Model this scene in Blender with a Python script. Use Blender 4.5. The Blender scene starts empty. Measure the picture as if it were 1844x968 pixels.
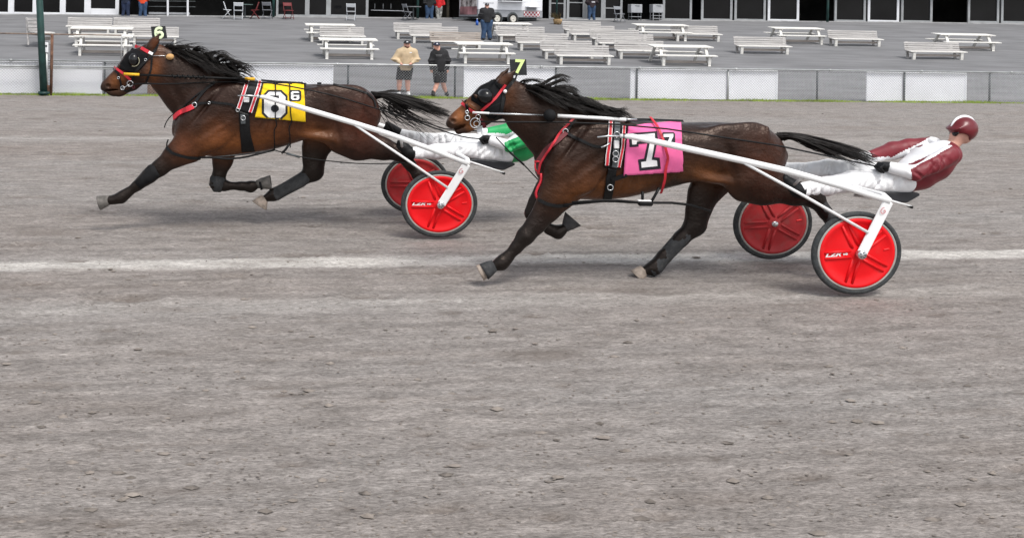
import bpy, bmesh, math, random
import numpy as np
from mathutils import Vector, Matrix, Euler, geometry
from mathutils.bvhtree import BVHTree

scene = bpy.context.scene
COL = scene.collection
random.seed(7)
rng = np.random.default_rng(7)

# ------------------------------------------------------------------ camera, sky, sun, exposure
CAM_H = 2.32            # camera height above the track, metres
F = 1758.0              # focal length expressed in photograph pixels
CX, CY = 600.0, 40.0    # where the level optical axis meets the photograph
cam = bpy.data.cameras.new('camera')
cam.sensor_width = 36.0
cam.lens = 36.0 * F / 1844.0
cam.shift_x = (922.0 - CX) / 1844.0
cam.shift_y = -(484.0 - CY) / 1844.0
cam.clip_start = 0.1
cam.clip_end = 3000.0
cam_ob = bpy.data.objects.new('camera', cam)
COL.objects.link(cam_ob)
cam_ob.location = (0, 0, CAM_H)
ROLL = math.radians(1.0)                       # the hand-held camera leans by one degree
cam_ob.rotation_euler = (Matrix.Rotation(-ROLL, 3, 'Y') @ Matrix.Rotation(math.radians(90), 3, 'X')).to_euler()
scene.camera = cam_ob

SUN_EL, SUN_AZ = math.radians(58), math.radians(150)   # azimuth clockwise from +Y: behind and to the right of the camera
world = bpy.data.worlds.new('World'); scene.world = world
world.use_nodes = True
wn = world.node_tree
wbg = wn.nodes['Background']
sky = wn.nodes.new('ShaderNodeTexSky'); sky.sky_type = 'NISHITA'; sky.sun_disc = False
sky.sun_elevation = SUN_EL; sky.sun_rotation = SUN_AZ
sky.air_density = 1.0; sky.dust_density = 2.0; sky.ozone_density = 1.0
hsv = wn.nodes.new('ShaderNodeHueSaturation'); hsv.inputs['Saturation'].default_value = 0.25   # overcast: a grey-white sky
wn.links.new(sky.outputs[0], hsv.inputs['Color'])
wn.links.new(hsv.outputs[0], wbg.inputs[0])
wbg.inputs[1].default_value = 0.13
sun = bpy.data.lights.new('sun', 'SUN'); sun.energy = 1.5; sun.angle = math.radians(18); sun.color = (1.0, 0.96, 0.9)
sun_ob = bpy.data.objects.new('sun', sun); COL.objects.link(sun_ob)
sdir = Vector((math.sin(SUN_AZ) * math.cos(SUN_EL), math.cos(SUN_AZ) * math.cos(SUN_EL), math.sin(SUN_EL)))
sun_ob.rotation_euler = (-sdir).to_track_quat('-Z', 'Y').to_euler()
sun_ob.location = sdir * 50
scene.view_settings.view_transform = 'Standard'
scene.view_settings.look = 'None'
scene.view_settings.exposure = 0.75
scene.view_settings.gamma = 1.0
scene.view_settings.use_curve_mapping = False
scene.render.engine = 'CYCLES'

# ------------------------------------------------------------------ layout helpers
YAW = math.radians(6.6)                           # the track runs 6.6 degrees off the picture plane
TV = Vector((math.cos(YAW), math.sin(YAW), 0))    # along the track, to the right
NV = Vector((-math.sin(YAW), math.cos(YAW), 0))   # across the track, away from the camera
TY = math.tan(YAW)
V_FENCE, V_SLOPE, GRADE, V_TOP = 30.05, 30.5, 0.1, 55.6
CR, SR = math.cos(ROLL), math.sin(ROLL)

def ray(px, py):                               # photograph pixel to a direction (y component 1)
    x, z = (px - CX) / F, -(py - CY) / F
    return Vector((x * CR - z * SR, 1.0, x * SR + z * CR))
def P(px, py, d):
    r = ray(px, py)
    return Vector((r.x * d, d, CAM_H + r.z * d))
def proj(X, Y, Z):                             # and back again (arrays welcome)
    x, z = X / Y, (Z - CAM_H) / Y
    return CX + F * (x * CR + z * SR), CY - F * (-x * SR + z * CR)
def lane(px, py, base, off=0.0):               # a point in the lane whose middle is at depth base + X tan(yaw)
    r = ray(px, py); d = (base + off) / (1 - r.x * TY)
    return Vector((r.x * d, d, CAM_H + r.z * d))
def plane_v(px, py, v):                        # a point on the upright plane v = const
    r = ray(px, py); d = v / (r.x * NV.x + NV.y)
    return Vector((r.x * d, d, CAM_H + r.z * d))
def uv(u, v, z=0.0):
    return TV * u + NV * v + Vector((0, 0, z))
def to_uv(p):
    return p.x * TV.x + p.y * TV.y, p.x * NV.x + p.y * NV.y
TWIST = 0.00036                                # the apron also rises a little towards the right
def apron_z(u, v):
    return (GRADE + TWIST * min(max(u, -40), 45)) * min(max(v - V_SLOPE, 0), V_TOP - V_SLOPE)
def on_apron(px, py):                          # pixel to a point of the sloping apron
    r = ray(px, py); lo, hi = 28.0, 61.0
    for _ in range(40):
        d = (lo + hi) / 2; u, v = to_uv(Vector((r.x * d, d, 0)))
        if CAM_H + r.z * d > apron_z(u, v): lo = d
        else: hi = d
    return Vector((r.x * d, d, CAM_H + r.z * d))
def on_track(px, py):
    r = ray(px, py); d = -CAM_H / r.z
    return Vector((r.x * d, d, 0))

# ------------------------------------------------------------------ materials
MATS = {}
def mat(name, col, rough=0.6, var=0.12, scale=6.0, bump=0.0, bscale=60.0, metal=0.0, spec=0.4, stretch=(1, 1, 1), dirt=0.0, dirtcol=(0.2, 0.17, 0.14), sheen=0.0, trans=0.0):
    if name in MATS: return MATS[name]
    m = bpy.data.materials.new(name); m.use_nodes = True
    nt = m.node_tree; b = nt.nodes['Principled BSDF']
    b.inputs['Roughness'].default_value = rough
    b.inputs['Metallic'].default_value = metal
    b.inputs['Specular IOR Level'].default_value = spec
    if sheen: b.inputs['Sheen Weight'].default_value = sheen
    if trans: b.inputs['Transmission Weight'].default_value = trans
    tc = nt.nodes.new('ShaderNodeTexCoord'); mp = nt.nodes.new('ShaderNodeMapping'); mp.inputs['Scale'].default_value = stretch
    nt.links.new(tc.outputs['Object'], mp.inputs['Vector'])
    n = nt.nodes.new('ShaderNodeTexNoise'); n.inputs['Scale'].default_value = scale; n.inputs['Detail'].default_value = 6
    nt.links.new(mp.outputs[0], n.inputs['Vector'])
    cr = nt.nodes.new('ShaderNodeValToRGB')
    lo = [max(c * (1 - var * 1.6), 0) for c in col]; hi = [min(c * (1 + var * 1.6), 1) for c in col]
    cr.color_ramp.elements[0].position = 0.28; cr.color_ramp.elements[1].position = 0.72
    cr.color_ramp.elements[0].color = (*lo, 1); cr.color_ramp.elements[1].color = (*hi, 1)
    nt.links.new(n.outputs['Fac'], cr.inputs[0])
    out = cr.outputs[0]
    if dirt:
        n2 = nt.nodes.new('ShaderNodeTexNoise'); n2.inputs['Scale'].default_value = scale * 3.1; n2.inputs['Detail'].default_value = 8; n2.inputs['Roughness'].default_value = 0.75
        nt.links.new(tc.outputs['Object'], n2.inputs['Vector'])
        r2 = nt.nodes.new('ShaderNodeValToRGB'); r2.color_ramp.elements[0].position = 0.62 - 0.25 * dirt; r2.color_ramp.elements[1].position = 0.8
        r2.color_ramp.elements[1].color = (min(dirt * 1.3, 1),) * 3 + (1,)
        nt.links.new(n2.outputs['Fac'], r2.inputs[0])
        mx = nt.nodes.new('ShaderNodeMixRGB'); mx.inputs[2].default_value = (*dirtcol, 1)
        nt.links.new(r2.outputs[0], mx.inputs[0]); nt.links.new(out, mx.inputs[1]); out = mx.outputs[0]
    nt.links.new(out, b.inputs['Base Color'])
    if bump:
        nb = nt.nodes.new('ShaderNodeTexNoise'); nb.inputs['Scale'].default_value = bscale; nb.inputs['Detail'].default_value = 5
        nt.links.new(mp.outputs[0], nb.inputs['Vector'])
        bp = nt.nodes.new('ShaderNodeBump'); bp.inputs['Strength'].default_value = bump; bp.inputs['Distance'].default_value = 0.01
        nt.links.new(nb.outputs['Fac'], bp.inputs['Height']); nt.links.new(bp.outputs[0], b.inputs['Normal'])
    MATS[name] = m
    return m

# ------------------------------------------------------------------ object helpers
def props(o, label=None, cat=None, group=None, kind=None):
    if label: o['label'] = label
    if cat: o['category'] = cat
    if group: o['group'] = group
    if kind: o['kind'] = kind
    return o
def thing(name, label, cat, loc=(0, 0, 0), group=None):
    o = bpy.data.objects.new(name, None); COL.objects.link(o); o.location = loc
    o.empty_display_size = 0.2
    return props(o, label, cat, group)
def link(name, me, m, parent=None, smooth=False):
    if m is not None and not me.materials:
        for q in (m if isinstance(m, (list, tuple)) else [m]): me.materials.append(q)
    if smooth:
        me.polygons.foreach_set('use_smooth', [True] * len(me.polygons))
    o = bpy.data.objects.new(name, me); COL.objects.link(o)
    if parent is not None:
        o.parent = parent
        if parent.type == 'EMPTY' and parent.parent is None:
            o.matrix_parent_inverse = Matrix.Translation(-Vector(parent.location))
    return o
def local(o):                                   # a part given in its thing's own coordinates
    o.matrix_parent_inverse = Matrix.Identity(4); return o

class MB:
    def __init__(s): s.v = []; s.f = []
    def add(s, vs, fs):
        n = len(s.v); s.v += [tuple(q) for q in vs]; s.f += [tuple(i + n for i in q) for q in fs]; return s
    def box(s, c, size, R=None):
        c = Vector(c); h = [q / 2 for q in size]
        vs = [Vector((sx * h[0], sy * h[1], sz * h[2])) for sx in (-1, 1) for sy in (-1, 1) for sz in (-1, 1)]
        if R is not None: vs = [R @ q for q in vs]
        return s.add([c + q for q in vs], [(0, 1, 3, 2), (4, 6, 7, 5), (0, 4, 5, 1), (2, 3, 7, 6), (0, 2, 6, 4), (1, 5, 7, 3)])
    def bar(s, a, b, w, t, up=(0, 0, 1)):        # rectangular bar from a to b
        a, b = Vector(a), Vector(b); d = (b - a); L = d.length; d.normalize()
        u = Vector(up); sd = d.cross(u)
        if sd.length < 1e-4: sd = d.cross(Vector((1, 0, 0)))
        sd.normalize(); u = sd.cross(d)
        R = Matrix((d, sd, u)).transposed()
        return s.box((a + b) / 2, (L, w, t), R)
    def tube(s, pts, rad, n=8, flat=1.0, caps=True):
        pts = [Vector(p) for p in pts]
        if not isinstance(rad, (list, tuple)): rad = [rad] * len(pts)
        rings = []; ref = None
        for i, p in enumerate(pts):
            t = (pts[min(i + 1, len(pts) - 1)] - pts[max(i - 1, 0)])
            if t.length < 1e-9: t = Vector((1, 0, 0))
            t.normalize()
            if ref is None:
                ref = t.cross(Vector((0, 1, 0)))
                if ref.length < 0.1: ref = t.cross(Vector((0, 0, 1)))
            ref = (ref - t * ref.dot(t)); ref.normalize()
            bn = t.cross(ref)
            rings.append([p + (ref * math.cos(2 * math.pi * k / n) + bn * math.sin(2 * math.pi * k / n) * flat) * rad[i] for k in range(n)])
        vs = [q for r in rings for q in r]; fs = []
        for i in range(len(pts) - 1):
            for k in range(n):
                a, b2 = i * n + k, i * n + (k + 1) % n
                fs.append((a, b2, b2 + n, a + n))
        if caps:
            fs.append(tuple(range(n - 1, -1, -1))); fs.append(tuple((len(pts) - 1) * n + k for k in range(n)))
        return s.add(vs, fs)
    def prism(s, poly, y0, y1):                   # polygon in xz swept along y
        n = len(poly)
        vs = [(x, y0, z) for x, z in poly] + [(x, y1, z) for x, z in poly]
        fs = [tuple(range(n)), tuple(range(2 * n - 1, n - 1, -1))] + [(i, i + n, (i + 1) % n + n, (i + 1) % n) for i in range(n)]
        return s.add(vs, fs)
    def lathe(s, prof, c, sx=1.0, sz=1.0, n=48, a0=0.0):   # profile (radius, y) turned about the y axis
        c = Vector(c); vs = []; fs = []
        for r, y in prof:
            for k in range(n):
                a = 2 * math.pi * k / n + a0
                vs.append((c.x + r * sx * math.cos(a), c.y + y, c.z + r * sz * math.sin(a)))
        m = len(prof)
        for i in range(m - 1):
            for k in range(n):
                k2 = (k + 1) % n
                fs.append((i * n + k, i * n + k2, (i + 1) * n + k2, (i + 1) * n + k))
        return s.add(vs, fs)
    def mesh(s, name):
        me = bpy.data.meshes.new(name); me.from_pydata(s.v, [], s.f); me.validate(); me.update(); return me
    def build(s, name, m, parent=None, smooth=False, bevel=0.0):
        me = s.mesh(name)
        if True:
            bm = bmesh.new(); bm.from_mesh(me)
            bmesh.ops.recalc_face_normals(bm, faces=bm.faces)
            if bevel: bmesh.ops.bevel(bm, geom=bm.edges[:], offset=bevel, segments=1, affect='EDGES', profile=0.5)
            bm.to_mesh(me); bm.free()
        return link(name, me, m, parent, smooth)

def copy_tree(o, parent=None):
    c = o.copy(); COL.objects.link(c)
    if parent is not None:
        inv = o.matrix_parent_inverse.copy(); c.parent = parent; c.matrix_parent_inverse = inv
    for ch in list(o.children): copy_tree(ch, c)
    return c

def text_mesh(body, size, extrude=0.002, offset=0.0, shear=0.0):
    cu = bpy.data.curves.new('t', 'FONT'); cu.body = body; cu.size = size; cu.extrude = extrude; cu.offset = offset; cu.shear = shear
    cu.align_x = 'CENTER'; cu.align_y = 'CENTER'; cu.resolution_u = 4
    o = bpy.data.objects.new('t', cu); COL.objects.link(o)
    dg = bpy.context.evaluated_depsgraph_get()
    me = bpy.data.meshes.new_from_object(o.evaluated_get(dg))
    bpy.data.objects.remove(o)
    return me

# ------------------------------------------------------------------ implicit surfaces (smooth unions of tapered limbs, one skin)
class SDF:
    def __init__(s, lo, hi, h):
        s.lo = np.array(lo, float); s.h = h
        s.n = np.maximum(np.ceil((np.array(hi, float) - s.lo) / h).astype(int) + 1, 4)
        s.ax = [s.lo[i] + h * np.arange(s.n[i]) for i in range(3)]
        s.f = np.full(s.n, 9.0, np.float32)
    def sub(s, lo, hi):
        i0 = np.clip(np.floor((np.array(lo) - s.lo) / s.h).astype(int), 0, s.n - 1)
        i1 = np.clip(np.ceil((np.array(hi) - s.lo) / s.h).astype(int) + 1, 1, s.n)
        sl = tuple(slice(a, b) for a, b in zip(i0, i1))
        g = np.meshgrid(*[s.ax[i][sl[i]] for i in range(3)], indexing='ij', sparse=True)
        return sl, g
    def put(s, sl, d, k, minus=False):
        a = s.f[sl]; d = d.astype(np.float32)
        if minus:
            d = -d; h = np.maximum(k - np.abs(a - d), 0) / k
            s.f[sl] = np.maximum(a, d) + h * h * k * 0.25
        else:
            h = np.maximum(k - np.abs(a - d), 0) / k
            s.f[sl] = np.minimum(a, d) - h * h * k * 0.25
    def cone(s, a, b, ra, rb, wa=1.0, wb=1.0, k=0.03, minus=False):
        a = np.array(a, float); b = np.array(b, float); m = max(ra, rb) * max(wa, wb, 1) + 2 * k + 3 * s.h
        sl, (X, Y, Z) = s.sub(np.minimum(a, b) - m, np.maximum(a, b) + m)
        if s.f[sl].size == 0: return
        ab = b - a; L = max(float(ab @ ab), 1e-9)
        # t is taken in the x,z plane mostly; y contributes by its share
        t = np.clip(((X - a[0]) * ab[0] + (Y - a[1]) * ab[1] + (Z - a[2]) * ab[2]) / L, 0, 1)
        r = ra + (rb - ra) * t; w = wa + (wb - wa) * t
        dx = X - (a[0] + ab[0] * t); dy = (Y - (a[1] + ab[1] * t)) / w; dz = Z - (a[2] + ab[2] * t)
        d = (np.sqrt(dx * dx + dy * dy + dz * dz) - r) * np.minimum(w, 1.0)
        s.put(sl, d, k, minus)
    def ell(s, c, r, k=0.03, rot=0.0, minus=False):   # rot about y
        c = np.array(c, float); r = np.array(r, float); m = r.max() + 2 * k + 3 * s.h
        sl, (X, Y, Z) = s.sub(c - m, c + m)
        if s.f[sl].size == 0: return
        x, y, z = X - c[0], Y - c[1], Z - c[2]
        ca, sa = math.cos(rot), math.sin(rot)
        u, w = x * ca + z * sa, -x * sa + z * ca
        q = np.sqrt((u / r[0]) ** 2 + (y / r[1]) ** 2 + (w / r[2]) ** 2)
        s.put(sl, (q - 1) * r.min(), k, minus)
    def loft(s, st, yc, k=0.03, n=2.3):             # stations (x, z_top, z_bottom, half width)
        st = np.array(sorted(st)); X = s.ax[0]; Z = s.ax[2]; Y = s.ax[1]
        def sm(col):
            xs = st[:, 0]; v = np.interp(X, xs, st[:, col])
            kk = int(max(3, 0.10 / s.h)) | 1; ker = np.hanning(kk + 2)[1:-1]; ker /= ker.sum()
            return np.convolve(np.pad(v, kk // 2, mode='edge'), ker, 'valid')
        top, bot, w = sm(1), sm(2), sm(3)
        c = (top + bot) / 2; hh = np.maximum((top - bot) / 2, 0.005); w = np.maximum(w, 0.005)
        x0, x1 = st[0, 0], st[-1, 0]
        q = ((np.abs(Y[None, :, None] - yc) / w[:, None, None]) ** n + (np.abs(Z[None, None, :] - c[:, None, None]) / hh[:, None, None]) ** n) ** (1 / n)
        d = (q - 1) * np.minimum(w, hh)[:, None, None]
        e = np.maximum(x0 - X, X - x1)[:, None, None]
        d = np.maximum(d, e)
        s.put((slice(None),) * 3, d, k)
    def clip_z(s, z0=None, z1=None):
        Z = s.ax[2][None, None, :]
        if z0 is not None: s.f = np.maximum(s.f, (z0 - Z).astype(np.float32))
        if z1 is not None: s.f = np.maximum(s.f, (Z - z1).astype(np.float32))
    def polygonize(s, smooth=2):
        f = s.f; nx, ny, nz = f.shape
        ins = f < 0
        cs = (nx - 1, ny - 1, nz - 1)
        cnt = np.zeros(cs, np.int8)
        for i in (0, 1):
            for j in (0, 1):
                for k in (0, 1): cnt += ins[i:i + cs[0], j:j + cs[1], k:k + cs[2]]
        act = (cnt > 0) & (cnt < 8)
        idx = -np.ones(cs, np.int64); ii = np.argwhere(act); idx[act] = np.arange(len(ii))
        acc = np.zeros((len(ii), 3)); num = np.zeros(len(ii))
        C = [(i, j, k) for i in (0, 1) for j in (0, 1) for k in (0, 1)]
        for a in C:
            for ax in range(3):
                if a[ax]: continue
                b = list(a); b[ax] = 1
                fa = f[ii[:, 0] + a[0], ii[:, 1] + a[1], ii[:, 2] + a[2]]; fb = f[ii[:, 0] + b[0], ii[:, 1] + b[1], ii[:, 2] + b[2]]
                sc = (fa < 0) != (fb < 0)
                t = np.where(sc, fa / np.where(sc, fa - fb, 1), 0)
                p = np.array(a, float)[None, :].repeat(len(ii), 0); p[:, ax] += t
                acc[sc] += p[sc]; num[sc] += 1
        v = s.lo + s.h * (ii + acc / num[:, None])
        faces = []
        for ax in range(3):
            u, w = (ax + 1) % 3, (ax + 2) % 3
            A = np.moveaxis(ins, (ax, u, w), (0, 1, 2)); ID = np.moveaxis(idx, (ax, u, w), (0, 1, 2))
            ch = A[:-1, 1:-1, 1:-1] != A[1:, 1:-1, 1:-1]
            q = np.argwhere(ch); 
            if not len(q): continue
            i, j, k = q[:, 0], q[:, 1], q[:, 2]
            quad = np.stack([ID[i, j, k], ID[i, j + 1, k], ID[i, j + 1, k + 1], ID[i, j, k + 1]], 1)
            flip = ~A[i, j + 1, k + 1]
            quad[flip] = quad[flip][:, ::-1]
            faces.append(quad)
        fc = np.concatenate(faces)
        if smooth:
            e = np.concatenate([fc[:, [0, 1]], fc[:, [1, 2]], fc[:, [2, 3]], fc[:, [3, 0]]])
            for _ in range(smooth):
                sm = np.zeros_like(v); c = np.zeros(len(v))
                for d in range(3):
                    sm[:, d] = np.bincount(e[:, 0], v[e[:, 1], d], len(v)) + np.bincount(e[:, 1], v[e[:, 0], d], len(v))
                c = np.bincount(e[:, 0], minlength=len(v)) + np.bincount(e[:, 1], minlength=len(v))
                v = v * 0.5 + 0.5 * sm / c[:, None]
        return v, fc

def np_mesh(name, v, fc):
    me = bpy.data.meshes.new(name)
    me.vertices.add(len(v)); me.vertices.foreach_set('co', np.asarray(v, np.float32).ravel())
    k = fc.shape[1]
    me.loops.add(len(fc) * k); me.loops.foreach_set('vertex_index', fc.astype(np.int32).ravel())
    me.polygons.add(len(fc)); me.polygons.foreach_set('loop_start', np.arange(0, len(fc) * k, k, dtype=np.int32))
    me.update(calc_edges=True); me.validate()
    return me
# ------------------------------------------------------------------ the setting: terrain, track, apron
def blur(a, su, sv):
    fu = np.fft.fftfreq(a.shape[0])[:, None]; fv = np.fft.fftfreq(a.shape[1])[None, :]
    g = np.exp(-2 * (math.pi ** 2) * ((fu * su) ** 2 + (fv * sv) ** 2))
    r = np.real(np.fft.ifft2(np.fft.fft2(a) * g)); return r / r.std()

def soil_material():
    m = bpy.data.materials.new('track_soil'); m.use_nodes = True; nt = m.node_tree; N = nt.nodes.new; L = nt.links.new
    b = nt.nodes['Principled BSDF']; b.inputs['Roughness'].default_value = 0.92; b.inputs['Specular IOR Level'].default_value = 0.2
    tc = N('ShaderNodeTexCoord')
    rot = N('ShaderNodeMapping'); rot.inputs['Rotation'].default_value = (0, 0, -YAW); L(tc.outputs['Object'], rot.inputs['Vector'])
    def noise(sc, stretch, detail=6, rough=0.6):
        mp = N('ShaderNodeMapping'); mp.inputs['Scale'].default_value = stretch; L(rot.outputs[0], mp.inputs['Vector'])
        n = N('ShaderNodeTexNoise'); n.inputs['Scale'].default_value = sc; n.inputs['Detail'].default_value = detail; n.inputs['Roughness'].default_value = rough
        L(mp.outputs[0], n.inputs['Vector']); return n.outputs['Fac']
    def ramp(src, p0, p1, c0, c1):
        r = N('ShaderNodeValToRGB'); r.color_ramp.elements[0].position = p0; r.color_ramp.elements[1].position = p1
        r.color_ramp.elements[0].color = (*c0, 1); r.color_ramp.elements[1].color = (*c1, 1); L(src, r.inputs[0]); return r.outputs[0]
    def mix(f, a, c, mode='MIX'):
        x = N('ShaderNodeMixRGB'); x.blend_type = mode
        if isinstance(f, float): x.inputs[0].default_value = f
        else: L(f, x.inputs[0])
        L(a, x.inputs[1]); L(c, x.inputs[2]); return x.outputs[0]
    big = ramp(noise(0.35, (0.25, 1.4, 1), 4), 0.3, 0.7, (0.232, 0.206, 0.19), (0.262, 0.248, 0.238))
    streak = ramp(noise(3.0, (0.16, 2.6, 1), 8, 0.7), 0.25, 0.75, (0.8, 0.8, 0.8), (1.17, 1.165, 1.16))
    grain = ramp(noise(42.0, (0.45, 1.6, 1), 10, 0.85), 0.36, 0.64, (0.36, 0.35, 0.34), (1.55, 1.55, 1.55))
    mid = ramp(noise(5.0, (0.45, 1.5, 1), 9, 0.8), 0.33, 0.67, (0.62, 0.61, 0.6), (1.36, 1.36, 1.36))
    c = mix(1.0, big, streak, 'MULTIPLY'); c = mix(1.0, c, grain, 'MULTIPLY'); c = mix(1.0, c, mid, 'MULTIPLY')
    speck = ramp(noise(4.2, (0.3, 2.0, 1), 5, 0.7), 0.67, 0.73, (1, 1, 1), (0.52, 0.5, 0.48))
    speck2 = ramp(noise(11.0, (0.4, 1.8, 1), 4, 0.7), 0.68, 0.74, (1, 1, 1), (0.5, 0.48, 0.46))
    c = mix(1.0, c, speck, 'MULTIPLY'); c = mix(1.0, c, speck2, 'MULTIPLY')
    # pale dried bands where the water truck and harrow ran along the track
    sp = N('ShaderNodeSeparateXYZ'); L(rot.outputs[0], sp.inputs[0])
    wob = noise(0.5, (0.35, 0.0, 0), 3); br = noise(9.0, (0.25, 2.2, 1), 7, 0.75)
    def band(v0, half, amt, soft=0.1, slope=0.0):
        def math_(op, a, bb):
            q = N('ShaderNodeMath'); q.operation = op
            for i, s in enumerate((a, bb)):
                if isinstance(s, (int, float)): q.inputs[i].default_value = s
                else: L(s, q.inputs[i])
            return q.outputs[0]
        y = math_('SUBTRACT', sp.outputs['Y'], v0)
        y = math_('SUBTRACT', y, math_('MULTIPLY', sp.outputs['X'], slope))
        y = math_('ADD', y, math_('MULTIPLY', math_('SUBTRACT', wob, 0.5), 0.35))
        y = math_('ABSOLUTE', y, 0)
        y = math_('ADD', y, math_('MULTIPLY', math_('SUBTRACT', br, 0.5), half * 1.6))
        r = N('ShaderNodeMapRange'); r.inputs['From Min'].default_value = half; r.inputs['From Max'].default_value = half + soft
        r.inputs['To Min'].default_value = amt; r.inputs['To Max'].default_value = 0.0; L(y, r.inputs['Value']); return r.outputs[0]
    pale = N('ShaderNodeRGB'); pale.outputs[0].default_value = (0.5, 0.48, 0.455, 1)
    paleg = mix(1.0, pale.outputs[0], grain, 'MULTIPLY'); paleg = mix(1.0, paleg, mid, 'MULTIPLY')
    for args in BANDS: c = mix(band(*args), c, paleg)
    at = N('ShaderNodeAttribute'); at.attribute_name = 'soil'
    dark = N('ShaderNodeRGB'); dark.outputs[0].default_value = (0.11, 0.086, 0.07, 1)
    c = mix(at.outputs['Fac'], c, dark.outputs[0])
    L(c, b.inputs['Base Color'])
    h = mix(0.5, noise(16.0, (0.45, 1.6, 1), 8, 0.75), noise(60.0, (0.6, 1.2, 1), 6, 0.7))
    bp = N('ShaderNodeBump'); bp.inputs['Strength'].default_value = 0.75; bp.inputs['Distance'].default_value = 0.02
    L(h, bp.inputs['Height']); L(bp.outputs[0], b.inputs['Normal'])
    return m

def v_at(px, py): return to_uv(on_track(px, py))
b0, b1 = v_at(60, 479), v_at(1150, 464)
sl1 = (b1[1] - b0[1]) / (b1[0] - b0[0])
c0 = v_at(250, 249)
e0, e1 = v_at(560, 549), v_at(1180, 536)
sl3 = (e1[1] - e0[1]) / (e1[0] - e0[0])
f0 = v_at(600, 660); g0 = v_at(600, 820)
BANDS = [(b0[1] - sl1 * b0[0], 0.11, 0.85, 0.13, sl1), (c0[1], 0.03, 0.22, 0.4, 0.0), (e0[1] - sl3 * e0[0], 0.04, 0.22, 0.25, sl3)]
SOIL = soil_material()

us = np.concatenate([np.linspace(-160, -18, 12)[:-1], np.arange(-18, 27, 0.05), np.linspace(27, 170, 12)])
vs_ = [3.0]
while vs_[-1] < V_FENCE - 0.02: vs_.append(vs_[-1] + max(0.03, 0.0065 * vs_[-1]))
vs_ = np.concatenate([np.linspace(-25, 3.0, 14)[:-1], np.array(vs_[:-1]), [V_FENCE + 0.08, V_FENCE + 0.45]])
U, V = np.meshgrid(us, vs_, indexing='ij')
fine = ((U > -18) & (U < 27) & (V > 3) & (V < V_FENCE - 0.5)).astype(float)
amp = np.clip((V - 2) / 8, .25, 1.0)
Z = (0.0035 * amp * blur(rng.standard_normal(U.shape), 12, 1.0) + 0.0035 * amp * blur(rng.standard_normal(U.shape), 1.6, 0.7) + 0.0028 * rng.standard_normal(U.shape)) * fine
S = np.clip(0.16 * blur(rng.standard_normal(U.shape), 5, 1.0) - 0.12, 0, 0.5) * fine
marks = [(230, 538, .24, .09), (200, 382, .2, .07), (280, 414, .2, .06), (400, 432, .14, .05), (560, 407, .22, .06), (420, 500, .2, .06), (785, 490, .3, .07), (1070, 409, .2, .08), (960, 455, .2, .05), (540, 458, .22, .05),
         (1000, 520, .16, .05), (665, 535, .2, .06), (50, 440, .2, .06), (310, 300, .22, .08), (120, 278, .25, .08), (60, 512, .15, .05), (1100, 425, .3, .06), (640, 452, .2, .05), (90, 200, .4, .12), (210, 192, .4, .1), (300, 205, .3, .1), (900, 330, .2, .06), (580, 360, .2, .05)]
for _ in range(130):
    py_ = 180 + 780 * random.random() ** 1.3; sc = 1.0 if py_ < 400 else .6
    marks.append((random.uniform(-100, 1900), py_, sc * random.uniform(.06, .2), sc * random.uniform(.03, .06)))
for px, py, a, bb in marks:
    u0, v0 = v_at(px, py)
    q = ((U - u0) / a) ** 2 + ((V - v0) / bb) ** 2
    q = q * (1 + 0.45 * np.sin(U * 41 + V * 23) * np.cos(V * 57 - U * 17))
    dent = np.exp(-q)
    Z += min(1, bb / .06) * (-0.026 * dent + 0.016 * np.exp(-(np.sqrt(np.abs(q)) - 1.5) ** 2 / 0.18)) * fine
    S = np.maximum(S, 0.6 * dent * fine)
nu, nv = U.shape
verts = np.stack([TV.x * U + NV.x * V, TV.y * U + NV.y * V, Z], -1).reshape(-1, 3)
ii, jj = np.meshgrid(np.arange(nu - 1), np.arange(nv - 1), indexing='ij'); q0 = (ii * nv + jj).ravel()
me = np_mesh('racetrack', verts, np.stack([q0, q0 + nv, q0 + nv + 1, q0 + 1], 1))
at = me.attributes.new('soil', 'FLOAT', 'POINT'); at.data.foreach_set('value', S.ravel().astype(np.float32))
props(link('racetrack', me, SOIL, smooth=True), kind='structure')
mb = MB().add([(-1500, -1500, -0.35), (1500, -1500, -0.35), (1500, 1500, -0.35), (-1500, 1500, -0.35)], [(0, 1, 2, 3)])
props(mb.build('ground', mat('far_ground', (0.16, 0.15, 0.12), 0.95, scale=0.2)), kind='structure')

asph = mat('old_asphalt', (0.172, 0.172, 0.177), 0.93, 0.13, 0.9, 0.5, 45, spec=0.2, stretch=(0.5, 1.6, 1), dirt=0.25, dirtcol=(0.15, 0.148, 0.15))
mb = MB(); cols = [-150] + list(np.linspace(-40, 60, 51)) + [160]
for u in cols: mb.add([uv(u, V_FENCE + .3, -.02), uv(u, V_SLOPE, .004)] + [uv(u, v, apron_z(u, v)) for v in (36, 42, 48, V_TOP)] + [uv(u, V_TOP + 1.4, apron_z(u, V_TOP) + .01)], [])
n = 7
mb.f = [(i * n + j, (i + 1) * n + j, (i + 1) * n + j + 1, i * n + j + 1) for i in range(len(cols) - 1) for j in range(n - 1)]
props(mb.build('apron_pavement', asph), kind='structure')
def ZP(u): return apron_z(u, V_TOP) + 0.03
mb = MB()
for u in cols: mb.add([uv(u, V_TOP + .9, ZP(u) - .3), uv(u, V_TOP + .9, ZP(u) + .02), uv(u, V_TOP + 14, ZP(u) + .02)], [])
mb.f = [(i * 3 + j, (i + 1) * 3 + j, (i + 1) * 3 + j + 1, i * 3 + j + 1) for i in range(len(cols) - 1) for j in range(2)]
props(mb.build('porch_floor', mat('shaded_porch_concrete', (0.16, 0.16, 0.165), 0.9, 0.15, 1.2)), kind='structure')  # dark grey puts the shade under the roof overhang into the floor colour
mb = MB(); 
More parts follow.
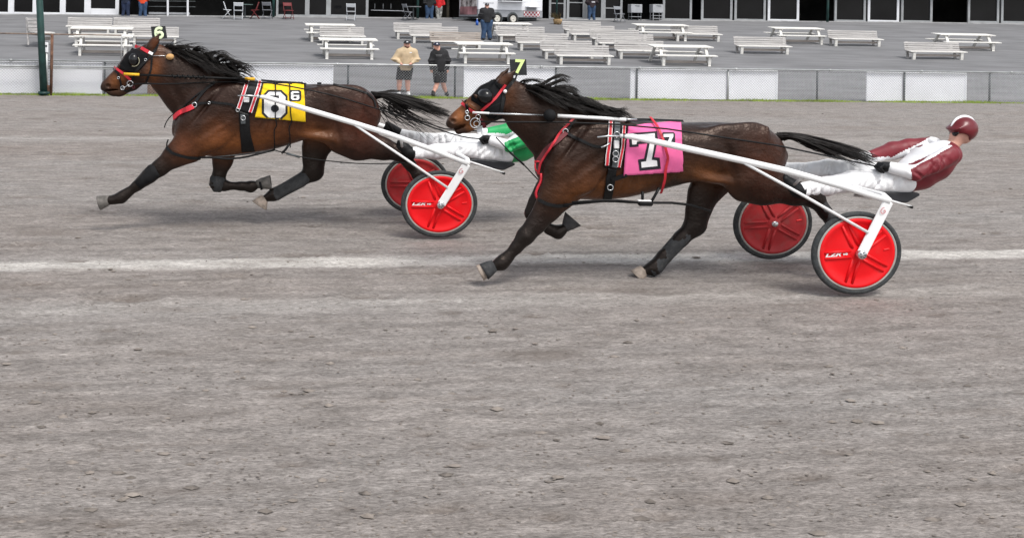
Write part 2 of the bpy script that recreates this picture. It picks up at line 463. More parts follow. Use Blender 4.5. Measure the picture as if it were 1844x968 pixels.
for i in range(len(cols) - 1): mb.bar(uv(cols[i], V_TOP + .8, ZP(cols[i])), uv(cols[i + 1], V_TOP + .8, ZP(cols[i + 1])), .2, .07)
props(mb.build('porch_kerb', mat('kerb_concrete', (0.36, 0.36, 0.36), 0.9, 0.15, 2)), kind='structure')

# soil clods and grass
mb = MB(); ico = [(0, 0, 1), (.9, 0, .3), (.28, .85, .3), (-.72, .53, .3), (-.72, -.53, .3), (.28, -.85, .3), (0, 0, -.6)]
icf = [(0, 1, 2), (0, 2, 3), (0, 3, 4), (0, 4, 5), (0, 5, 1), (6, 2, 1), (6, 3, 2), (6, 4, 3), (6, 5, 4), (6, 1, 5)]
for _ in range(5200):
    py = 185 + 790 * random.random() ** 0.9; px = random.uniform(-150, 1950); p = on_track(px, py)
    s = random.uniform(.003, .009) * (1 + 2.2 * (random.random() < .05)); a = random.random() * 6.3
    mb.add([(p.x + s * 1.7 * (x * math.cos(a) - y * math.sin(a)) * random.uniform(.7, 1.3), p.y + s * (x * math.sin(a) + y * math.cos(a)) * random.uniform(.7, 1.3), s * .6 * z * random.uniform(.7, 1.3) + .001) for x, y, z in ico], icf)
props(mb.build('soil_clods', mat('clod_soil', (0.19, 0.165, 0.145), 0.95, 0.35, 9)), 'small loose clods of soil scattered over the track', 'soil', kind='stuff')
mb = MB()
def blade(u, v, h, w):
    c = uv(u, v, -0.01); dx = random.uniform(-.5, .5) * h; dy = random.uniform(-.4, .4) * h; a = random.uniform(0, 3.14)
    mb.add([c + Vector((w * math.cos(a), w * math.sin(a), 0)), c - Vector((w * math.cos(a), w * math.sin(a), 0)), c + Vector((dx * .5 - w * .6, dy * .5, h * .6)), c + Vector((dx, dy, h))], [(0, 1, 2), (0, 2, 3)])
for _ in range(30000):
    u = random.uniform(-16, 30); cl = 0.55 + 0.45 * math.sin(u * 1.7) * math.sin(u * 0.63 + 1)
    if random.random() > 0.35 + 0.65 * cl: continue
    blade(u, V_FENCE - 0.12 + random.gauss(0, .16), random.uniform(.03, .09) * (0.6 + 0.7 * cl), random.uniform(.006, .012))
props(mb.build('verge_grass', mat('grass_blades', (0.25, 0.34, 0.05), 0.7, 0.35, 1.5)), 'strip of short green grass along the foot of the fence', 'grass', kind='stuff')

# ------------------------------------------------------------------ fence, boards, poles
galv = mat('galvanised', (0.42, 0.43, 0.43), 0.45, 0.15, 3, metal=0.55)
wire = mat('wire', (0.36, 0.37, 0.38), 0.5, 0.1, metal=0.4)
darksteel = mat('dark_steel', (0.085, 0.095, 0.1), 0.5, 0.2, 4, metal=0.3)
rust = mat('rusty_steel', (0.12, 0.062, 0.04), 0.85, 0.35, 9, 0.3)
def u_of(px, v, z):                              # u at which pixel column px meets the line v at height z
    lo, hi = -60.0, 120.0
    for _ in range(50):
        m_ = (lo + hi) / 2; q = uv(m_, v, z)
        if proj(q.x, q.y, q.z)[0] < px: lo = m_
        else: hi = m_
    return lo
RAIL = 1.02
fence = thing('chain_link_fence', 'long low chain link fence with a galvanised top rail along the track', 'fence', uv(0, V_FENCE))
uL, uR = -18.0, 32.0
MB().tube([uv(uL, V_FENCE, RAIL), uv(uR, V_FENCE, RAIL)], 0.028, 8).build('rail', galv, fence, True)
MB().tube([uv(uL, V_FENCE + .03, RAIL - .07), uv(uR, V_FENCE + .03, RAIL - .07)], 0.006, 5).build('tension_wire', darksteel, fence)
posts = [188, 430, 627, 820, 1002, 1148]
pu = [u_of(p, V_FENCE, .5) for p in posts]
while pu[-1] < uR - 3: pu.append(pu[-1] + 3.1)
while pu[0] > uL + 4: pu.insert(0, pu[0] - 3.3)
for k, u in enumerate(pu):
    MB().tube([uv(u, V_FENCE + .05, -.05), uv(u, V_FENCE + .05, RAIL - .02)], 0.032, 8).build('post', darksteel if k % 5 else galv, fence, True)
for k in range(15):
    u = -16 + k * 3.27
    MB().tube([uv(u - .05, V_FENCE, RAIL), uv(u + .05, V_FENCE, RAIL)], 0.04, 8).build('rail_sleeve', galv, fence, True)
mb = MB(); cw, ch, z0, z1 = 0.09, 0.086, 0.03, RAIL - .02; run = (z1 - z0) * cw / ch
for k in range(int((uR - uL) / cw)):
    u = uL + k * cw
    mb.tube([uv(u, V_FENCE - .034, z0), uv(u + run, V_FENCE - .034, z1)], 0.0036, 3, caps=False)
    mb.tube([uv(u + run, V_FENCE - .026, z0), uv(u, V_FENCE - .026, z1)], 0.0036, 3, caps=False)
props(mb.build('chain_link_mesh', wire, fence), kind='stuff')

white_board = mat('white_board', (0.86, 0.87, 0.91), 0.55, 0.05, 0.8, dirt=0.15, dirtcol=(0.5, 0.5, 0.5))
boards = [(-90, 184, 'white board behind the chain link left of the yellow cloth horse, by the green pole'), (425, 600, 'white board on the fence rising above the back of the yellow cloth horse'),
          (835, 1002, 'white board on the fence behind the head of the horse in the pink cloth'), (1135, 1400, 'white board on the fence above the pink saddle cloth'), (1560, 1740, 'white board on the fence farthest along the track to the right')]
for x0, x1, lab in boards:
    a, b = u_of(x0, V_FENCE + .09, .5), u_of(x1, V_FENCE + .09, .5)
    t = thing('fence_board', lab, 'board', uv((a + b) / 2, V_FENCE + .09), 'white boards on the track fence')
    MB().bar(uv(a, V_FENCE + .1, .47), uv(b, V_FENCE + .1, .47), .02, .9).build('panel', white_board, t)
    for z in (.945,): MB().bar(uv(a, V_FENCE + .085, z), uv(b, V_FENCE + .085, z), .03, .07).build('frame_rail', white_board, t, bevel=.004)
    for u in (a + .03, b - .03): MB().bar(uv(u, V_FENCE + .082, .0), uv(u, V_FENCE + .082, .905), .06, .03, up=(0, 1, 0)).build('frame_stile', white_board, t, bevel=.004)

# left end: lower gate rail in front, tall rusty gate post and rail, green pole
gate = thing('track_gate', 'tubular gate of two pale rails drawn across the left end of the fence', 'gate', uv(u_of(60, V_FENCE - .25, 0), V_FENCE - .25))
ga, gb = -18, u_of(212, V_FENCE - .25, .9)
MB().tube([uv(ga, V_FENCE - .25, .86), uv(gb, V_FENCE - .25, .86)], .032, 8).build('rail', galv, gate, True)
MB().tube([uv(ga, V_FENCE - .25, .8), uv(gb, V_FENCE - .25, .8)], .018, 8).build('rail', galv, gate, True)
MB().tube([uv(gb, V_FENCE - .25, .02), uv(gb, V_FENCE - .25, .86)], .025, 8).build('upright', galv, gate, True)
q = plane_v(92, 166, V_FENCE - .3); zt = plane_v(92, 62, V_FENCE - .3).z; u92 = to_uv(q)[0]
gp = thing('gate_post', 'tall rusty brown gate post beside the green pole with a thin top rail', 'post', uv(u92, V_FENCE - .3))
MB().tube([uv(u92, V_FENCE - .3, 0), uv(u92, V_FENCE - .3, zt)], .045, 10).build('post', rust, gp, True)
r0, r1 = plane_v(-40, 59.5, V_FENCE - .3), plane_v(219, 64, V_FENCE - .3)
MB().tube([r0, r1], .02, 8).build('top_rail', mat('weathered_rail', (.2, .15, .12), .7, .3, 5), gp, True)
MB().tube([r1, plane_v(218, 106, V_FENCE - .3)], .018, 8).build('drop_chain', mat('pale_chain', (.4, .4, .4), .6, .3, 30), gp, True)
pole = thing('light_pole', 'thick dark green pole rising past the top of the picture at far left', 'pole', plane_v(79, 168, V_FENCE - .45))
pb = plane_v(79, 168, V_FENCE - .45); pt = plane_v(71, 0, V_FENCE - .45); dv = (pt - pb)
green = mat('green_paint', (.012, .045, .04), .5, .3, 3, .1, 20)
MB().tube([pb - dv * .02, pb + dv * .5, pb + dv * 2.4], [.11, .105, .085], 20).build('shaft', green, pole, True)
MB().tube([pb + Vector((0, 0, -.02)), pb + Vector((0, 0, .05))], [.17, .16], 20).build('base_flange', green, pole, True)
q = plane_v(84.5, 168, V_FENCE - .4)
t = thing('marker_post', 'slim pale post with a small white box just right of the green pole', 'post', q)
MB().tube([q, plane_v(84, 88, V_FENCE - .4)], .04, 8).build('post', galv, t, True)
p = plane_v(84, 86, V_FENCE - .42)
MB().box(p, (.1, .08, .3)).build('box', mat('white_enamel', (.75, .76, .78), .4, .04), t, bevel=.015)
MB().box(p + Vector((0, -.042, .05)), (.05, .01, .06)).build('lock', darksteel, t)
MB().box(plane_v(86, 161, V_FENCE - .43), (.1, .06, .25)).build('footing', rust, t, bevel=.01)
q = plane_v(281, 168, V_FENCE + .25); t = thing('timber_block', 'brown timber block standing behind the fence under the yellow cloth horse head', 'block', q)
wood_brown = mat('brown_timber', (.17, .1, .068), .85, .3, 5, .3, 30, stretch=(4, 4, .6))
for k in range(3): MB().box(q + Vector((-.17 + k * .17, 0, .15)), (.16, .2, .32)).build('plank', wood_brown, t, bevel=.006)
MB().box(q + Vector((-.06, 0, .335)), (.6, .24, .04)).build('cap', mat('grey_timber', (.33, .3, .28), .85, .25, 4), t, bevel=.006)

# ------------------------------------------------------------------ benches and picnic tables
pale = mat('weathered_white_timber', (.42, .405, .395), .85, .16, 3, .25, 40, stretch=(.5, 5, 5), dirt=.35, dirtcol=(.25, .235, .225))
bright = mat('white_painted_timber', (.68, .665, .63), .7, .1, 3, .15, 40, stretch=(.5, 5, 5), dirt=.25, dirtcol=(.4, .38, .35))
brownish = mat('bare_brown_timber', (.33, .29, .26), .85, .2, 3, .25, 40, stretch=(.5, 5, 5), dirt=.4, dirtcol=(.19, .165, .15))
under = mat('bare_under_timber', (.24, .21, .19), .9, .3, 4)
TILT = Matrix.Rotation(math.atan(GRADE), 4, 'X')
def lp(name, mb, m, t, bevel=.006): return local(mb.build(name, m, t, bevel=bevel))
def make_bench(back):
    t = thing('slatted_bench', 'x', 'bench')
    # local axes: x along the bench, -y towards the track, z up; 2 m wide, front feet at y = 0
    for k in range(4): lp('back_plank', MB().box((0, .46 + k * .03, .425 + k * .092), (2.0, .035, .076), Matrix.Rotation(-.28, 3, 'X')), back, t)
    for k in range(3): lp('seat_plank', MB().box((0, .05 + k * .15, .365 + .004 * k), (2.04, .135, .04)), bright if k == 0 else back, t)
    for s in (-.86, .86):
        lp('front_leg', MB().box((s, .06, .17), (.1, .09, .345)), bright, t)
        lp('rear_leg', MB().bar((s, .44, 0), (s, .605, .74), .09, .05, up=(0, 1, 0)), back, t)
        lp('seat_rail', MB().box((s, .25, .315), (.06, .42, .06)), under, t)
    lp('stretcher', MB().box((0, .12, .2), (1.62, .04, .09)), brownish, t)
    return t
def make_table():
    t = thing('picnic_table', 'x', 'table')
    for k in range(4): lp('top_plank', MB().box((0, .38 + k * .17, .74), (2.1, .16, .045)), bright, t)
    for y in (0.02, 1.22):
        for k in range(2): lp('seat_plank', MB().box((0, y + k * .13 - .06, .43), (2.1, .12, .045)), bright, t)
    for s in (-.8, .8):
        lp('front_leg', MB().bar((s, -.02, 0), (s, .42, .72), .1, .06, up=(0, 1, 0)), bright, t)
        lp('rear_leg', MB().bar((s, 1.3, 0), (s, .86, .72), .1, .06, up=(0, 1, 0)), bright, t)
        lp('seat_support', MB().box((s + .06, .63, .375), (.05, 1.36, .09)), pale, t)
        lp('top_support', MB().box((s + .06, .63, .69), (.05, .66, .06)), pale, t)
        lp('seat_post', MB().box((s, .02, .19), (.1, .09, .38)), bright, t)
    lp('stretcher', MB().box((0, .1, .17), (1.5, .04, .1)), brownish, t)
    return t
protos = {'b': make_bench(pale), 'n': make_bench(brownish), 't': make_table()}
used = set()
def place(kind, px0, px1, foot_y, label, group, width=2.0, rotz=0.0):
    o = protos[kind] if kind not in used else copy_tree(protos[kind])
    used.add(kind)
    g = on_apron((px0 + px1) / 2, foot_y)
    a, b_ = plane_v(px0, foot_y - 20, to_uv(g)[1]), plane_v(px1, foot_y - 20, to_uv(g)[1])
    sx = (b_ - a).length / width
    o.location = g - Vector((0, 0, .012)); o.scale = (sx, 1, 1)
    o.rotation_euler = (Matrix.Rotation(YAW + rotz, 4, 'Z') @ TILT).to_euler()
    o['label'] = label; o['group'] = group
    return o
GB, GT = 'slatted benches on the apron', 'picnic tables on the apron'
BENCH = [
 ('b', 119, 200, 62, 'weathered bench whose back shows behind the left pair of picnic tables, next to the windows'),
 ('b', 202, 287, 62, 'weathered bench below the man in the orange jacket'),
 ('b', 236, 321, 81, 'weathered bench right behind the number plate on the yellow cloth horse head'),
 ('b', 577, 658, 80, 'short weathered bench between the two middle picnic tables'),
 ('b', 711, 799, 71, 'weathered bench in front of the person in the red top'),
 ('b', 740, 829, 78.5, 'weathered bench just in front of the one by the person in red, shifted right'),
 ('n', 777, 870, 90, 'brown bare timber bench behind the man in the black hoodie'),
 ('b', 897, 986, 78, 'weathered bench right of the man in the black jacket, below the trailer wheels'),
 ('b', 933, 1028, 92, 'weathered bench behind the number seven plate, one row ahead of the trailer bench'),
 ('b', 1018, 1088, 67, 'weathered bench nearest the glass doors, below the person at the doors'),
 ('b', 1030, 1113, 76, 'weathered bench second from the glass doors in the right block'),
 ('b', 1068, 1158, 84, 'weathered bench third from the glass doors in the right block'),
 ('b', 1080, 1184, 93, 'weathered bench fourth from the glass doors in the right block'),
 ('b', 978, 1073, 107, 'weathered bench just behind and left of the nearest bench to the fence'),
 ('b', 1004, 1104, 117, 'weathered bench nearest the fence in the right block, full length in view'),
 ('b', 1113, 1203, 107, 'weathered bench right of the nearest one, beside the half-seen picnic table'),
]
for a in BENCH: place(*a, group=GB)
for a in [('b', 1215, 1300, 75, 'weathered bench right of the picnic table by the grey cabinets'), ('b', 1330, 1425, 98, 'weathered bench behind the rump of the horse in the pink cloth'), ('b', 1500, 1590, 84, 'weathered bench in the middle of the right end of the apron'), ('b', 1640, 1740, 108, 'weathered bench nearest the fence at the right end of the apron')]: place(*a, group=GB)
TAB = [
 (124, 237, 85, 'farther of the two picnic tables stacked up at far left'), (131, 238, 101, 'nearer of the two picnic tables at far left, above the yellow cloth horse nose'),
 (551, 641, 76, 'farther of the two picnic tables in the middle, close to the white folding chair'), (576, 682, 107, 'nearer of the two picnic tables in the middle, above the yellow cloth'),
 (889, 961, 72, 'picnic table directly below the trailer wheels'), (826, 927, 115, 'picnic table between the man in the black hoodie and the number seven plate'),
 (1150, 1245, 74, 'picnic table in front of the grey cabinets at right'), (1182, 1290, 119, 'picnic table above the pink cloth, next to the fence')]
for a in TAB: place('t', *a, group=GT, width=2.1)
for a in [(1400, 1490, 80, 'picnic table alone behind the second cart'), (1700, 1800, 92, 'picnic table farthest right on the apron')]: place('t', *a, group=GT, width=2.1)
side = place('b', 62, 107, 83, 'white slatted bench turned sideways left of the green pole', GB, rotz=math.radians(80))
side.scale = (.75, 1.25, 1.5)
# ------------------------------------------------------------------ clubhouse behind the apron
VB = V_TOP + 1.35
white_frame = mat('white_window_frame', (.72, .73, .76), .45, .05, 2)
alu = mat('aluminium_frame', (.34, .35, .36), .45, .1, 2, metal=.2)
glass = mat('dark_glass', (.008, .008, .009), .06, .2, .6, spec=.14)
dark = mat('dark_interior', (.02, .019, .018), .8, .5, .7)
brownwall = mat('brown_interior', (.06, .05, .035), .8, .4, .7)
club = thing('clubhouse', 'low dark clubhouse with glass doors and white framed windows across the top', 'building', uv(0, VB, 2.5))
def at_v(px, py, off=0.0): return plane_v(px, py, VB + off)
def window(px0, px1, yb0, yb1, fm, fw=.16, kick=0.0, name='window', top=5.1, mid=None):
    a, b = at_v(px0, yb0), at_v(px1, yb1)
    zb = min(a.z, b.z); a.z = b.z = 0; U_ = Vector((0, 0, 1))
    w = MB()
    e = (b - a).normalized() * (fw / 2)
    w.bar(a + e + U_ * zb, a + e + U_ * top, fw, .1, up=(0, 1, 0)); w.bar(b - e + U_ * zb, b - e + U_ * top, fw, .1, up=(0, 1, 0))
    w.bar(a + e * 2 + U_ * (zb + fw / 2), b - e * 2 + U_ * (zb + fw / 2), .1, fw); w.bar(a + e * 2 + U_ * (top - fw / 2), b - e * 2 + U_ * (top - fw / 2), .1, fw)
    if mid: w.bar(a + e * 2 + U_ * (zb + mid), b - e * 2 + U_ * (zb + mid), .08, .06)
    f = w.build(name, fm, club)
    g = MB().bar(a + e * 2 + NV * .03 + U_ * ((zb + fw + kick + top - fw) / 2), b - e * 2 + NV * .03 + U_ * ((zb + fw + kick + top - fw) / 2), .02, top - zb - 2 * fw - kick)
    g.build('pane', glass, f)
    if kick: MB().bar(a + e * 2 + U_ * (zb + fw + kick / 2), b - e * 2 + U_ * (zb + fw + kick / 2), .06, kick).build('kick_panel', fm, f)
def yb(px): return 26.5 + 5.5 * px / 600 if px < 600 else 32 + 5.0 * (px - 600) / 600
for x0, x1 in [(-170, -123), (-123, -76), (-76, -29), (-29, 20), (20, 64), (64, 113), (113, 157)]: window(x0, x1, yb(x0), yb(x1), white_frame)
window(157, 214, 31, 32, white_frame, .2, .3, 'door')
window(497, 553, 30, 30.5, alu, .13); window(553, 591, 30.5, 31, alu, .13, name='door'); window(591, 663, 31, 31.5, alu, .15, name='door')
window(988, 1018, 36, 36, alu, .13, mid=1.0); window(1020, 1053, 36, 36, alu, .15, name='door', mid=1.05); window(1053, 1086, 36, 36, alu, .15, name='door'); window(1086, 1120, 37, 37, alu, .13, mid=.75)
window(1193, 1245, 37, 38, alu, .13)
x = 1262
while x < 2150:
    window(x, x + 56, yb(x), yb(x + 56), alu if (x // 56) % 3 else white_frame, .14); x += 60 if (x // 56) % 4 else 120
MB().bar(uv(-45, VB + 5, 4), uv(75, VB + 5, 4), .2, 5).build('back_wall', dark, club)
MB().bar(uv(-45, VB + 2.3, 5.45), uv(75, VB + 2.3, 5.45), 6.2, .25).build('roof', mat('roof_soffit', (.1, .1, .1), .8), club)
MB().bar(uv(-45, VB - .85, 5.6), uv(75, VB - .85, 5.6), .06, .5).build('fascia', white_frame, club)
for k, u in enumerate((-45, -12.3, 8.1, 13.5, 33, 52, 75)):
    MB().bar(uv(u, VB + .2, 4), uv(u, VB + 4.9, 4), .15, 5).build('partition_wall', brownwall if k in (3, 4) else dark, club)
for px, base in ((492, 36.5), (752, 38), (1002, 42), (1490, 46)):
    r = plane_v(px, base, V_TOP + .3)
    MB().tube([r - Vector((0, 0, .1)), Vector((r.x, r.y, 5.4))], .075 if px != 1002 else .05, 10).build('porch_post', green, club, True)
# fittings under the porch
def px_box(name, label, cat, px0, px1, y0, y1, v, depth, m, extra=None, group=None):
    a, b = plane_v(px0, y1, v), plane_v(px1, y1, v); h = plane_v((px0 + px1) / 2, y0, v).z - a.z
    c = (a + b) / 2; t = thing(name, label, cat, c, group)
    w = (b - a).length
    o = MB().box(Vector((c.x, c.y, a.z + h / 2)), (w, depth, h), Matrix.Rotation(YAW, 3, 'Z')).build('body', m, t, bevel=.01)
    return t, c, w, h
greybox = mat('grey_enamel', (.36, .37, .39), .5, .08)
for px0, px1, y0, y1, lab in ((1133, 1153, 8, 38, 'grey cabinet on dark legs between the glass doors and the tall cart'), (1172, 1191, 8, 38, 'tall grey cart with shelves right of the grey cabinet')):
    v = VB - .9; a, b = plane_v(px0, y1, v), plane_v(px1, y1, v); c = (a + b) / 2; w = (b - a).length; R = Matrix.Rotation(YAW, 3, 'Z')
    t = thing('service_cabinet', lab, 'cabinet', c, 'cabinets under the porch')
    MB().box(c + Vector((0, 0, .74)), (w, .5, .5), R).build('case', greybox, t, bevel=.015)
    for s in (-1, 1):
        for q in (-1, 1): MB().tube([c + R @ Vector((s * w * .42, q * .2, 0)), c + R @ Vector((s * w * .42, q * .2, .5))], .025, 6).build('leg', greybox if px0 > 1160 else darksteel, t)
    for z in (.25,) if px0 < 1160 else (.15, .32): MB().box(c + Vector((0, 0, z)), (w * .9, .45, .03), R).build('shelf', greybox, t)
    MB().box(c + R @ Vector((0, -.255, .9)), (w * .5, .02, .03)).build('handle', darksteel, t)
v = VB - .6
t = thing('bar_railing', 'dark railing with pale uprights in the shade right of the orange jacket', 'railing', plane_v(305, 30, v))
for y in (2, 12): MB().tube([plane_v(268, y, v), plane_v(352, y + .8, v)], .022, 6).build('rail', darksteel, t)
for px in (302, 338): MB().tube([plane_v(px, 31, v), plane_v(px, -10, v)], .06, 8).build('upright', white_frame, t)
MB().bar(plane_v(268, 24, v + .4), plane_v(342, 25, v + .4), .1, .12).build('kick_rail', greybox, t)
t = thing('wall_shelf', 'long thin white shelf in the dark bay left of the trailer', 'shelf', plane_v(695, 20, VB + 1))
MB().bar(plane_v(668, 18.6, VB + 1), plane_v(727, 20, VB + 1), .25, .04).build('board', white_frame, t)
for px in (675, 690, 704): MB().bar(plane_v(px, 7, VB + 1.05), plane_v(px, 16, VB + 1.05), .03, .03).build('bracket', alu, t)

# folding chairs
def make_chair(m):
    t = thing('folding_chair', 'x', 'chair')
    def lt(name, pts, r): return local(MB().tube(pts, r, 6).build(name, m, t, True))
    for s in (-.21, .21):
        lt('frame_leg', [(s, -.24, 0), (s, .05, .45), (s, .2, .86)], .016)
        lt('rear_leg', [(s * .92, .24, 0), (s * .92, -.12, .44)], .016)
    local(MB().box((0, 0, .45), (.42, .4, .03), Matrix.Rotation(.06, 3, 'X')).build('seat', m, t, bevel=.01))
    local(MB().box((0, .17, .76), (.42, .025, .18), Matrix.Rotation(-.33, 3, 'X')).build('backrest', m, t, bevel=.008))
    lt('stretcher', [(-.21, -.2, .07), (.21, -.2, .07)], .012); lt('stretcher', [(-.19, .2, .08), (.19, .2, .08)], .012)
    return t
chw, chr_, chg = make_chair(mat('white_plastic', (.6, .62, .65), .45, .06)), make_chair(mat('red_plastic', (.13, .012, .014), .5, .1)), make_chair(mat('grey_plastic', (.2, .21, .23), .5, .1))
done = set()
def chair(src, px, py, rz, label):
    o = src if id(src) not in done else copy_tree(src); done.add(id(src))
    o.location = on_apron(px, py); o.rotation_euler = (0, 0, YAW + rz); o['label'] = label; o['group'] = 'folding chairs under the porch'; o.scale = (1.15, 1.1, 1.1)
chair(chw, 409, 34, 1.6, 'white folding chair facing right, left of the small round table')
chair(chw, 429, 35.5, 3.1, 'white folding chair with its back to us in front of the small round table')
chair(chr_, 459, 34.5, -1.7, 'red seated folding chair right of the small round table')
chair(chr_, 519, 35, .3, 'red seated folding chair in front of the glass doors')
chair(chw, 632, 37.2, 2.9, 'white folding chair alone in front of the middle glass doors')
chair(chg, 733, 37.5, 1.9, 'grey folding chair beside the grey round table')
chair(chg, 481, 34.5, 2.8, 'dark folding chair beside the green porch post')
chair(chg, 1115, 40.5, .2, 'dark folding chair in front of the right glass doors')
def round_table(px, py, m, label):
    c = on_apron(px, py); t = thing('round_table', label, 'table', c, 'round tables under the porch')
    MB().tube([c + Vector((0, 0, .73)), c + Vector((0, 0, .77))], .45, 20).build('table_top', m, t)
    MB().tube([c, c + Vector((0, 0, .73))], .04, 8).build('pedestal', darksteel, t)
    MB().tube([c, c + Vector((0, 0, .03))], .26, 14).build('base', darksteel, t)
round_table(441, 32.5, mat('green_table', (.1, .15, .14), .5), 'small round grey green table among the white folding chairs')
round_table(744, 36, mat('grey_table', (.2, .21, .22), .5), 'small round grey table by the second green post')

# ------------------------------------------------------------------ food trailer
tw = mat('trailer_white', (.7, .71, .74), .4, .04, .8, dirt=.12, dirtcol=(.5, .5, .5)); tg = mat('trailer_grey', (.3, .31, .33), .45, .08)
chk = bpy.data.materials.new('red_check'); chk.use_nodes = True
_c = chk.node_tree.nodes.new('ShaderNodeTexChecker'); _c.inputs['Color1'].default_value = (.72, .7, .7, 1); _c.inputs['Color2'].default_value = (.35, .02, .04, 1); _c.inputs['Scale'].default_value = 8.5
_t = chk.node_tree.nodes.new('ShaderNodeTexCoord'); chk.node_tree.links.new(_t.outputs['Object'], _c.inputs['Vector']); chk.node_tree.links.new(_c.outputs[0], chk.node_tree.nodes['Principled BSDF'].inputs['Base Color'])
base = on_apron(861, 41.5)
tr = thing('food_trailer', 'white food trailer with grey skirt, twin wheels and red checks behind the man in black', 'trailer', base)
k = (on_apron(861, 41.5).y) / F                      # metres per photograph pixel here
def lpz(name, mb, m, parent=tr, bevel=0.0, smooth=False):
    o = mb.build(name, m, parent, smooth, bevel); return local(o) if parent is tr else o
Lt = 126 * k / math.cos(.4)
zz = lambda y: (41.5 - y) * k
body = lpz('body', MB().box((Lt / 2, 1.1, (zz(18) + 2.9) / 2), (Lt, 2.2, 2.9 - zz(18))), tw, bevel=.04)
lpz('skirt', MB().box((Lt / 2, 1.1, (zz(30) + zz(18.2)) / 2), (Lt - .01, 2.18, zz(18.2) - zz(30))), tg)
lpz('chassis', MB().box((Lt / 2, 1.1, zz(33)), (Lt - .4, 1.6, .1)), darksteel)
lpz('graphic_panel', MB().box((-.012, 1.1, zz(19)), (.02, 1.9, zz(12) - zz(27))), mat('pink_graphic', (.32, .16, .17), .5, .5, 1.5))
lpz('print_panel', MB().box((-.012, 1.1, zz(3)), (.02, 1.8, .55)), mat('busy_print', (.36, .34, .33), .5, .7, 3))
for px in (896.5, 927.5):
    cx = (px - 861) / 126 * Lt
    arch = lpz('wheel_arch', MB().lathe([(.0, -.03), (.36, -.03), (.36, .05)], (cx, 0, zz(32.5)), n=24), darksteel)
    w = lpz('wheel', MB().lathe([(.0, -.04), (.3, -.04), (.3, .16), (0, .16)], (cx, -.02, zz(33.2)), n=28), mat('trailer_tyre', (.02, .02, .02), .8))
    MB().lathe([(0, -.075), (.03, -.075), (.06, -.05), (.17, -.065), (.19, -.045), (.2, -.03)], (cx, -.02, zz(33.2)), n=24).build('rim', mat('wheel_silver', (.55, .53, .48), .4, .2, 12), w)
lpz('check_panel', MB().box(((965 - 861) / 126 * Lt, -.012, zz(23)), (34 * k, .02, 10 * k)), chk)
lpz('counter_shelf', MB().box(((964 - 861) / 126 * Lt, -.18, zz(10.5)), (26 * k, .36, .05)), tw, bevel=.01)
lpz('shelf_recess', MB().box(((964 - 861) / 126 * Lt, -.006, zz(14)), (20 * k, .02, 5 * k)), tg)
lpz('serving_window', MB().box(((922 - 861) / 126 * Lt, -.008, zz(-10)), (52 * k, .03, 22 * k)), glass)
lpz('serving_shelf', MB().box(((922 - 861) / 126 * Lt, -.2, zz(1.5)), (52 * k, .42, .05)), tw, bevel=.01)
lpz('trim_strip', MB().box(((880 - 861) / 126 * Lt, -.008, zz(5)), (22 * k, .02, .03)), tg)
lpz('tow_bar', MB().bar((-1.0, 1.1, zz(34)), (.3, 1.1, zz(33)), .12, .1), darksteel)
tr.rotation_euler = (0, 0, math.radians(22))
p = on_apron(888.5, 44); p = on_apron(859, 46)
t = thing('blue_bottle', 'small blue bottle on the ground just left of the man in the black jacket', 'bottle', p)
MB().lathe([(0, 0)], p, n=3) if False else None
MB().tube([p, p + Vector((0, 0, .2)), p + Vector((0, 0, .27)), p + Vector((0, 0, .34))], [.08, .08, .03, .03], 10).build('body', mat('blue_plastic', (.03, .1, .4), .4), t, True)
MB().tube([p + Vector((0, 0, .34)), p + Vector((0, 0, .38))], .035, 8).build('cap', white_frame, t)
p = on_apron(1004, 44)
t = thing('plant_tub', 'brown tub of dry plants at the foot of the thin green post', 'planter', p)
MB().tube([p, p + Vector((0, 0, .3))], [.2, .27], 14).build('tub', mat('tan_clay', (.3, .2, .1), .8, .3, 8), t, True)
mb = MB()
for _ in range(60):
    a = random.random() * 6.3; q = p + Vector((.15 * math.cos(a), .15 * math.sin(a), .3)); e = q + Vector((.25 * math.cos(a) * random.random() - .15, .25 * math.sin(a), random.uniform(.1, .4)))
    mb.tube([q, (q + e) / 2 + Vector((0, 0, .05)), e], [.012, .01, .003], 3)
mb.build('dry_stems', mat('dry_stems', (.1, .075, .03), .8, .4, 9), t)

